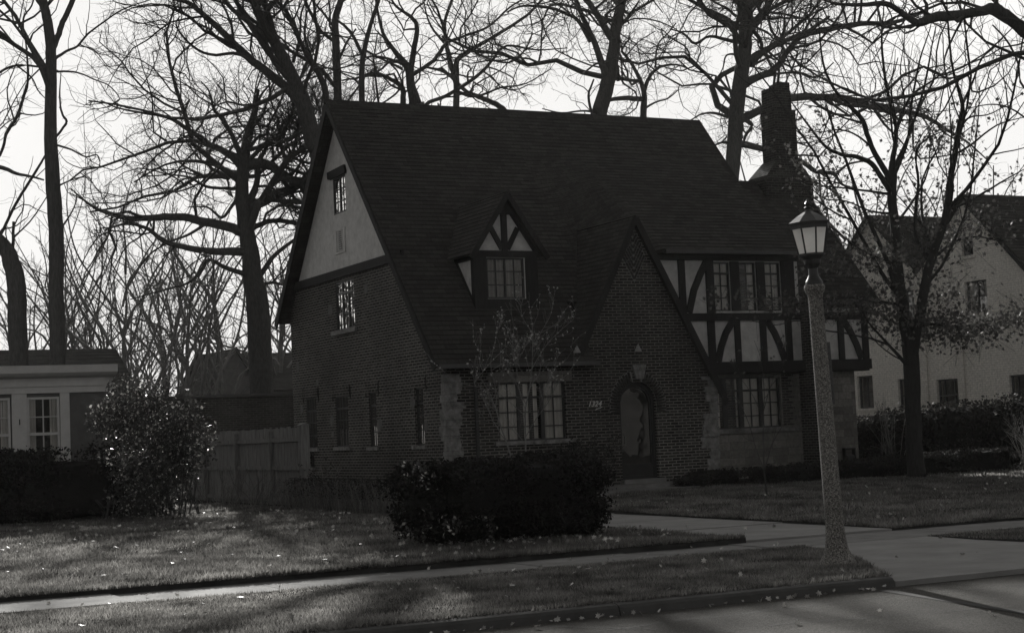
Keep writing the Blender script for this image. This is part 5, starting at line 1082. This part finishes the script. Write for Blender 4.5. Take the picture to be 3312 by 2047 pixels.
# hedges and shrubs
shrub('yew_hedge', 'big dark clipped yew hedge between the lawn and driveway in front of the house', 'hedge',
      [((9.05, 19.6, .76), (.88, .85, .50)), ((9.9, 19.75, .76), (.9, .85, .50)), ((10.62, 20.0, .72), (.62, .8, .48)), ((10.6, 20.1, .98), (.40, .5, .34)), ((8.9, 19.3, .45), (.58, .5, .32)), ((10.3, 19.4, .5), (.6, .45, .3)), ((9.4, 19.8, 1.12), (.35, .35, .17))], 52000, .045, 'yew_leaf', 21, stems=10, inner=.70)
rng = np.random.default_rng(5)
# paler ground-cover leaves at the foot and sunlit west edge of the yew
P = np.concatenate([shell_pts(420, (8.72, 18.9, .35), (.42, .35, .25), rng), shell_pts(260, (8.3, 19.3, .8), (.12, .5, .5), rng)])
o = link('ivy', leaves_mesh('ivy', P, .055, 'holly_leaf', rng)); tag(o, 'sunlit glossy ivy leaves at the left foot of the yew hedge', 'ivy')
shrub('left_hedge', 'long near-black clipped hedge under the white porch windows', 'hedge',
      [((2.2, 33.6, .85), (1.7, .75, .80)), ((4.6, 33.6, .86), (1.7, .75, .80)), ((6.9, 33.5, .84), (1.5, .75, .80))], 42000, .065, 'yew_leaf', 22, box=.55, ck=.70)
E_ = shrub('viburnum_bush', 'tall loose bush with glinting leaves beside the white porch', 'shrub',
      [((8.1, 31.9, 1.85), (1.05, .95, 1.1)), ((7.75, 32.1, 2.5), (.6, .6, .62)), ((8.7, 31.7, 1.75), (.68, .7, .75)), ((8.0, 31.9, .85), (.85, .9, .8)), ((8.3, 31.8, 1.5), (.7, .7, 1.0)), ((7.3, 32.2, 2.2), (.45, .5, .4))], 17000, .06, 'holly_leaf', 23, core=None, box=.0, inner=.1, stems=10)
shrub('boundary_hedge', 'tall shaggy dark hedge in front of the white-painted house', 'hedge',
      [((29.2, 36.3, .85), (.8, 1.0, .75)), ((29.3, 34.6, 1.0), (.8, 1.2, .85)), ((29.5, 32.6, 1.02), (.8, 1.3, .9)), ((29.7, 30.4, 1.05), (.8, 1.4, .95)), ((29.9, 28.4, 1.08), (.8, 1.3, 1.0))], 30000, .08, 'hedge_leaf', 24, box=.35)
shrub('foundation_hedge', 'low clipped hedge along the foot of the stone wall', 'hedge',
      [((21.6, 29.6, .38), (1.1, .5, .27)), ((23.2, 29.6, .40), (1.1, .5, .29)), ((24.9, 29.5, .42), (1.1, .5, .32)), ((26.6, 29.3, .44), (1.1, .5, .34)), ((20.75, 31.3, .34), (.6, .45, .24)), ((19.9, 30.9, .30), (.4, .3, .16))], 26000, .05, 'hedge_leaf', 25, box=.5)
# low privet hedge with bare stems along the driveway
HP = empty('privet_hedge', (11.15, 26, .2), 'low thin hedge with bare pale stems at the left edge of the driveway', 'hedge')
rng = np.random.default_rng(31); S = []
for k in range(1500):
    y = rng.uniform(20.6, 32.4); x = 11.1+rng.normal()*.12; b = np.array([x, y, .16]); e = b+np.array([rng.normal()*.10, rng.normal()*.12, rng.uniform(.45, .72)]); S.append(np.stack([b, (b+e)/2+rng.normal(size=3)*.03, e]))
S = np.array(S); V, F = tubes([(S, np.full(S.shape[:2], .0045))]); link('stems', npmesh('stems', V, F, M['stem']), HP)
P = np.stack([11.1+rng.normal(size=9000)*.14, rng.uniform(20.5, 32.5, 9000), .50+.38*rng.random(9000)**.8], axis=1); link('foliage', leaves_mesh('foliage', P, .035, 'hedge_leaf', rng), HP)
# bare twiggy shrub on the right
def twiggy(name, label, c, n, h, spread, r, mat, seed, leaves=0):
    rng = np.random.default_rng(seed); E = empty(name, (c[0], c[1], .2), label, 'shrub'); S = []
    for k in range(n):
        b = np.array([c[0]+rng.normal()*spread*.3, c[1]+rng.normal()*spread*.3, .15]); e = b+np.array([rng.normal()*spread*.6, rng.normal()*spread*.6, h*rng.uniform(.6, 1.05)]); m_ = (b+e)/2+rng.normal(size=3)*spread*.08; m_[2] += .1
        q = smooth_line(np.array([list(b)+[r], list(m_)+[r*.75], list(e)+[r*.4]]), 3); S.append(q)
    S = np.array(S); par = [(S[:, :, :3], S[:, :, 3])]; ch = spawn(par, rng, 5, (50, 110), (.4, .6), 5, .15, .05, (20, 50), rmin=.0015, cap=3000)
    V, F = tubes(par+ch); link('stems', npmesh('stems', V, F, M[mat]), E)
    if leaves:
        P = np.concatenate([p[0][:, -1] for p in ch]); P = P[rng.integers(0, len(P), leaves)]+rng.normal(size=(leaves, 3))*.03; link('foliage', leaves_mesh('foliage', P, .045, 'hedge_leaf', rng), E)
    return E
twiggy('bare_shrub', 'twiggy leafless shrub in front of the boundary hedge at far right', (27.9, 28.6), 60, 1.3, .8, .010, 'stem', 41, 500)
twiggy('gate_shrub', 'small sparse shrub at the house corner beside the fence post', (11.5, 31.9), 24, .95, .4, .006, 'stem', 43, 240)
twiggy('window_shrub', 'dark low shrub below the front window right of the saplings', (17.4, 31.3), 60, 1.15, .5, .010, 'bark', 44, 2600)
o = twiggy('corner_shrub', 'thin branching shrub growing at the far corner of the stone wall', (28.2, 34.2), 16, 2.0, .5, .008, 'stem', 45, 60)
# dry flower stalks along the fence
rng = np.random.default_rng(51); S = []
for k in range(120):
    b = np.array([rng.uniform(9.6, 11.1), rng.uniform(32.2, 35.0), .18]); h = rng.uniform(.2, 1.0); e = b+np.array([rng.normal()*.22, rng.normal()*.1, h]); S.append(np.stack([b, (b+e)/2+rng.normal(size=3)*.05, e]))
S = np.array(S); V, F = tubes([(S, np.full(S.shape[:2], .006))]); o = link('dry_stalks', npmesh('dry_stalks', V, F, M['stem'])); tag(o, 'dry dead flower stalks standing along the foot of the board fence', 'dead plants', kind='stuff')

# ------------------------------------------------------------------ grass
def inpoly(x, y, poly):
    c = np.zeros(len(x), bool); n = len(poly)
    for i in range(n):
        (x0, y0), (x1, y1) = poly[i], poly[(i+1) % n]
        if y0 == y1: continue
        c ^= ((y0 > y) != (y1 > y)) & (x < (x1-x0)*(y-y0)/(y1-y0)+x0)
    return c
def patchy(x, y, k=1.0):
    return (np.sin(x*1.9*k+y*.7)+np.sin(y*2.3*k-x*.9+1)+np.sin(x*4.1*k+y*3.3*k+2)*.7+np.sin(x*7.7*k-y*6.1*k)*.5)/3.2
def grass(name, x0, x1, y0, y1, n, zf, rng, h=.045, w=.006, poly=None, keep=None):
    n = int(n)
    x = rng.uniform(x0, x1, n); y = rng.uniform(y0, y1, n)
    m = rng.random(n) < .60+.42*patchy(x, y, 1.3)+.22*patchy(y, x, 3.1)
    if poly: m &= inpoly(x, y, poly)
    if keep is not None: m &= keep(x, y)
    m &= (x-10.46)**2+(y-13.6)**2 > .045
    x, y = x[m], y[m]; n = len(x); z = zf(x, y)
    hh = h*np.where((y > 15.3) & (y < 16.2), .55, 1.0)*(.5+rng.random(n))*(1+.35*patchy(x, y, .8)); a = rng.random(n)*6.283; ww = w*(.6+.8*rng.random(n)); lean = rng.normal(size=(n, 2))*.45
    P = np.stack([x, y, z-.004], axis=1); dx = np.stack([np.cos(a)*ww, np.sin(a)*ww, 0*a], axis=1); tip = np.stack([lean[:, 0]*hh, lean[:, 1]*hh, hh], axis=1)
    V = np.stack([P-dx, P+dx, P+tip], axis=1).reshape(-1, 3); F = np.arange(3*n).reshape(-1, 3)
    return V, F
def grass_obj(name, chunks):
    V = np.concatenate([c[0] for c in chunks]); F = np.arange(len(V)).reshape(-1, 3); o = link(name, npmesh(name, V, F, M['grass']))
    return o
rng = np.random.default_rng(61)
zBv = lambda x, y: .185+.06*np.clip((y-17.05)/10, 0, 1)+.012*np.sin(x*1.7+y*.6)*np.clip((y-17.05)/2, -9, 1)
zCv = lambda x, y: .155+.09*np.clip((y-17.05)/10, 0, 1)+.012*np.sin(x*1.3+y*.8)*np.clip((y-17.05)/2, -9, 1)
flat = lambda x, y: .124+0*x
nohedge = lambda x, y: ~((x > 10.95) & (y > 20))
ch = [grass('g', 0, 11.8, 12.25, 15.93, 260000, flat, rng, .038, .0045, VERGE), grass('g', -1, 11.75, 15.80, 15.94, 7000, flat, rng, .045, .005), grass('g', 0, 10.0, 12.2, 12.32, 9000, flat, rng, .05, .005)]
tag(grass_obj('verge_grass', ch), 'short patchy grass on the strip between the kerb and the sidewalk', 'grass', kind='stuff')
ch = [grass('g', 1.5, 11.7, 17.06, 22, 150000, zBv, rng, .05, .006, keep=nohedge), grass('g', 2.5, 11.4, 22, 37, 215000, zBv, rng, .05, .009, keep=nohedge), grass('g', -1, 11.7, 17.0, 17.1, 14000, zBv, rng, .06, .006)]
tag(grass_obj('left_lawn_grass', ch), 'short sunlit winter grass of the lawn on the left', 'grass', kind='stuff')
ch = [grass('g', 14.05, 24, 17.08, 30, 170000, zCv, rng, .05, .010, keep=lambda x, y: ~inpoly(x, y, WK)), grass('g', 24, 34, 18, 33, 60000, zCv, rng, .055, .014), grass('g', 13.6, 22, 12.3, 15.93, 50000, flat, rng, .05, .006, ISLAND), grass('g', 14.02, 22, 17.02, 17.1, 7000, zCv, rng, .05, .006), grass('g', 14.0, 14.08, 17.1, 28, 6000, zCv, rng, .05, .007)]
tag(grass_obj('right_lawn_grass', ch), 'shaded short grass of the front lawn right of the driveway', 'grass', kind='stuff')
# fallen leaves
def litter(name, label, regions, seed):
    rng = np.random.default_rng(seed); Ps, Ss = [], []
    for (x0, x1, y0, y1, n, zf, s) in regions:
        x = rng.uniform(x0, x1, n); y = rng.uniform(y0, y1, n); Ps.append(np.stack([x, y, zf(x, y)+.045+.02*rng.random(n)], axis=1)); Ss.append(np.full(n, s))
    P = np.concatenate(Ps); S = np.concatenate(Ss); o = link(name, leaves_mesh(name, P, S, 'dead_leaf', rng, 'lobed', up=(0, 0, 1.3), jitter=.9)); return tag(o, label, 'fallen leaves', kind='stuff')
litter('fallen_leaves', 'curled dead leaves scattered over the lawns, verge and pavement',
       [(1.5, 10.8, 17.2, 32, 760, zBv, .06), (0, 9.9, 12.4, 15.8, 150, flat, .05), (8.3, 11.3, 17.3, 19.2, 40, zBv, .05), (14.2, 25, 17.3, 28, 130, zCv, .055), (8.3, 11.6, 18.2, 21.0, 90, zBv, .055), (2, 14, 15.95, 17, 12, lambda x, y: .095+0*x, .05), (11.9, 13.9, 17.2, 28, 10, lambda x, y: .13+0*x, .06), (10.6, 14, 12.3, 15.5, 6, lambda x, y: .07+0*x, .06)], 71)
litter('gutter_leaves', 'drift of dead leaves lying in the street gutter along the kerb', [(3.5, 9.8, 11.93, 12.08, 60, lambda x, y: .0+0*x, .045), (3.5, 13, 9.5, 11.9, 14, lambda x, y: -.005+0*x, .05)], 72)
# buds and dry leaves on the near trees
rng = np.random.default_rng(81)
def ends(tips, zlo, zhi, n, sd, xlo=-1e9, xhi=1e9):
    P = np.concatenate([t[:, -3:].reshape(-1, 3) for t in tips]); m = (P[:, 2] > zlo) & (P[:, 2] < zhi) & (P[:, 0] > xlo) & (P[:, 0] < xhi); P = P[m]
    return P[rng.integers(0, len(P), n)]+rng.normal(size=(n, 3))*sd
def attach(tree, name, P, size, mat, up=None, shape='leaf'):
    t = next(o for o in COL.objects if o.name == tree and o.parent is None)
    return link(name, leaves_mesh(name, P, size, mat, rng, shape, up=up), t)
P = np.concatenate([t[:, -1] for t in TIPS['budding_magnolia']]); P = P[P[:, 2] > 2.2]
P = P[rng.integers(0, len(P), 480)]; tag(attach('budding_magnolia', 'buds', P, .055, 'bud'), kind='stuff')
P = np.concatenate([t[:, -1] for t in TIPS['lawn_sapling']]); attach('lawn_sapling', 'leaves', P[rng.integers(0, len(P), 46)]+rng.normal(size=(46, 3))*.03, .085, 'maple_leaf')
LS = np.array(LEAFSPOTS); P = []
for x_, y_, z_, rad, n_ in LS:
    n_ = int(n_); P.append(np.array([x_, y_, z_])+rng.normal(size=(n_, 3))*np.array([rad, .55, rad*.62]))
P = np.concatenate(P+[ends(TIPS['maple_tree'], 4.6, 8.2, 900, .15)])
tag(attach('maple_tree', 'leaves', P, .095, 'maple_leaf', shape='lobed'), kind='stuff')
LT = P[rng.integers(0, len(P), 900)]; S = np.stack([LT, LT+rng.normal(size=LT.shape)*.16, LT+rng.normal(size=LT.shape)*.3], axis=1)
V, F = tubes([(S, np.full(S.shape[:2], .0035))]); t_ = next(o for o in COL.objects if o.name == 'maple_tree'); link('leaf_twigs', npmesh('leaf_twigs', V, F, M['bark_dark']), t_)
# far trees: three procedural shapes, then copies
def generic(seed, h, r, style, n, tk=.5, spread=.35):
    rr = np.random.default_rng(seed); z = np.linspace(0.1, h*.62, 6); x = np.cumsum(rr.normal(size=6)*.12); y = np.cumsum(rr.normal(size=6)*.12)
    L = [[[x[i], y[i], z[i], r*(1-.94*i/5)] for i in range(6)]]
    for k in range(n):
        t = tk+(1-tk)*k/n; i = min(4, int(t*5)); a = rr.random()*6.28; b = np.array([x[i], y[i], z[i]+(z[i+1]-z[i])*(t*5-i)]); rad = r*(1-.55*t)*.6; q = [list(b)+[rad]]
        ln = h*(.55-.25*t)*rr.uniform(.8, 1.2)
        d = np.array([math.cos(a)*spread*1.6, math.sin(a)*spread*1.6, 1-.5*spread]); p = b.copy()
        for j in range(4): p = p+d*ln/4; d = d+rr.normal(size=3)*.25; d[2] += .05; q.append(list(p)+[rad*(.78-.18*j)])
        L.append(q)
    return L
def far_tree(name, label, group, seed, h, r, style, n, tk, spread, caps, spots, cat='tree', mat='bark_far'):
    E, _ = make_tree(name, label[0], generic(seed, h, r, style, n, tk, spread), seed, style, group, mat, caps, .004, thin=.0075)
    E.location = (0, 0, 0)
    kids = list(E.children)
    for k in kids: k.location = (0, 0, 0)
    for i, (x, y, s, rz) in enumerate(spots):
        e = E if i == 0 else E.copy()
        if i: 
            COL.objects.link(e)
            for c in kids:
                cc = c.copy(); COL.objects.link(cc); cc.parent = e
        e.location = (x, y, 0.1); e.scale = (s, s, s); e.rotation_euler = (0, 0, rz); e['label'] = label[min(i, len(label)-1)]
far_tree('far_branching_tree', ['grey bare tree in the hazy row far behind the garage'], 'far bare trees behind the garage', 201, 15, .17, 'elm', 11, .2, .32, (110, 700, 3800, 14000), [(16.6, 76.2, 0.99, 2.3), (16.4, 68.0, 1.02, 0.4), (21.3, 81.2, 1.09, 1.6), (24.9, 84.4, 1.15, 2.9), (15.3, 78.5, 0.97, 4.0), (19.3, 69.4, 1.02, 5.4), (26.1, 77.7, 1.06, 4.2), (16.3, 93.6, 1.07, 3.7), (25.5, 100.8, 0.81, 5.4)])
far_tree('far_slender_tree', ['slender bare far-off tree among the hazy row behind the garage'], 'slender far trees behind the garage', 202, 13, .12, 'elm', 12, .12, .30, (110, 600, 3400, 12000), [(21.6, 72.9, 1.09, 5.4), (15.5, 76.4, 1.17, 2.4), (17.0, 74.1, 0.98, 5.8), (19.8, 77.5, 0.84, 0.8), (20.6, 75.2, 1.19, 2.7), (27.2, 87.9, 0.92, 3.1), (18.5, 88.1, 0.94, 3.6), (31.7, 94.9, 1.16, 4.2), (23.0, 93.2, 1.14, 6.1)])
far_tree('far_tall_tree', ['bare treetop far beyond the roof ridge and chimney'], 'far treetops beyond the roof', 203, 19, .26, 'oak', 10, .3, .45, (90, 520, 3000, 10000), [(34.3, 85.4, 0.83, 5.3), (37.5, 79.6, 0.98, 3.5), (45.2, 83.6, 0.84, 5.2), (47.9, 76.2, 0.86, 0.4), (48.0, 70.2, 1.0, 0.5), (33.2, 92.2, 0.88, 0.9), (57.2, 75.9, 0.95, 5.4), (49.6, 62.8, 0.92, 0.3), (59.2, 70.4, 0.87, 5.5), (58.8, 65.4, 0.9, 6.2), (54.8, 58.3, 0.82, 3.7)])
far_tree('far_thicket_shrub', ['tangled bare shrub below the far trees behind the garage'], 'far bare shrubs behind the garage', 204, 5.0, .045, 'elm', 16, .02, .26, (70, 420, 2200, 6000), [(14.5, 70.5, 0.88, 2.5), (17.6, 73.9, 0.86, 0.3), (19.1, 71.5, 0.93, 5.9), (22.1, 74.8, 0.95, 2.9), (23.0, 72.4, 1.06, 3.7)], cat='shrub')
far_tree('street_tree', ['bare tree across the street mirrored in the arched door glass', 'bare tree across the street mirrored in the ground-floor window'], None, 205, 15, .33, 'elm', 8, .3, .4, (50, 300, 1200, 2000), [(43.2, -7.0, 1.0, 1.0), (36.0, -8.0, 1.1, 2.5)], mat='bark')
far_tree('side_tree', ['bare tree beyond the left edge, mirrored in the upper west window', 'bare tree beyond the left edge, mirrored in the attic window', 'tall bare tree further off, mirrored in the attic window', 'far bare tree mirrored in the upper west window'], None, 206, 16, .30, 'elm', 10, .25, .4, (60, 400, 1600, 4000), [(3.0, 62.0, 1.0, 1.0), (-1.5, 74.0, 1.1, 2.5), (1.0, 68.0, 1.25, 4.0), (-6.0, 84.0, 1.2, 5.1)], mat='bark')

# sunlit houses across the street (only their reflections are seen)
far_house('street_house', 'sunlit pale house across the street, mirrored in the front door glass', 52, 64, -36, -27, 5.0, 8.5, None, 'facade')
far_house('street_house', 'sunlit pale house across the street, mirrored in the ground-floor window', 36, 47, -35, -26, 5.5, 9.0, None, 'facade')
# thin winter haze
hz = MB(); hz.box(-70, 90, -45, 125, -1.2, 31)
m = bpy.data.materials.new('haze'); m.use_nodes = True; nt = m.node_tree
for n in list(nt.nodes): nt.nodes.remove(n)
out = nt.nodes.new('ShaderNodeOutputMaterial'); pv = nt.nodes.new('ShaderNodeVolumePrincipled'); pv.inputs['Density'].default_value = 0.00018
pv.inputs['Color'].default_value = (0.97, 0.96, 0.93, 1); pv.inputs['Anisotropy'].default_value = 0.3
nt.links.new(pv.outputs[0], out.inputs['Volume']); M['haze'] = m
tag(hz.build('haze', 'haze'), kind='stuff')
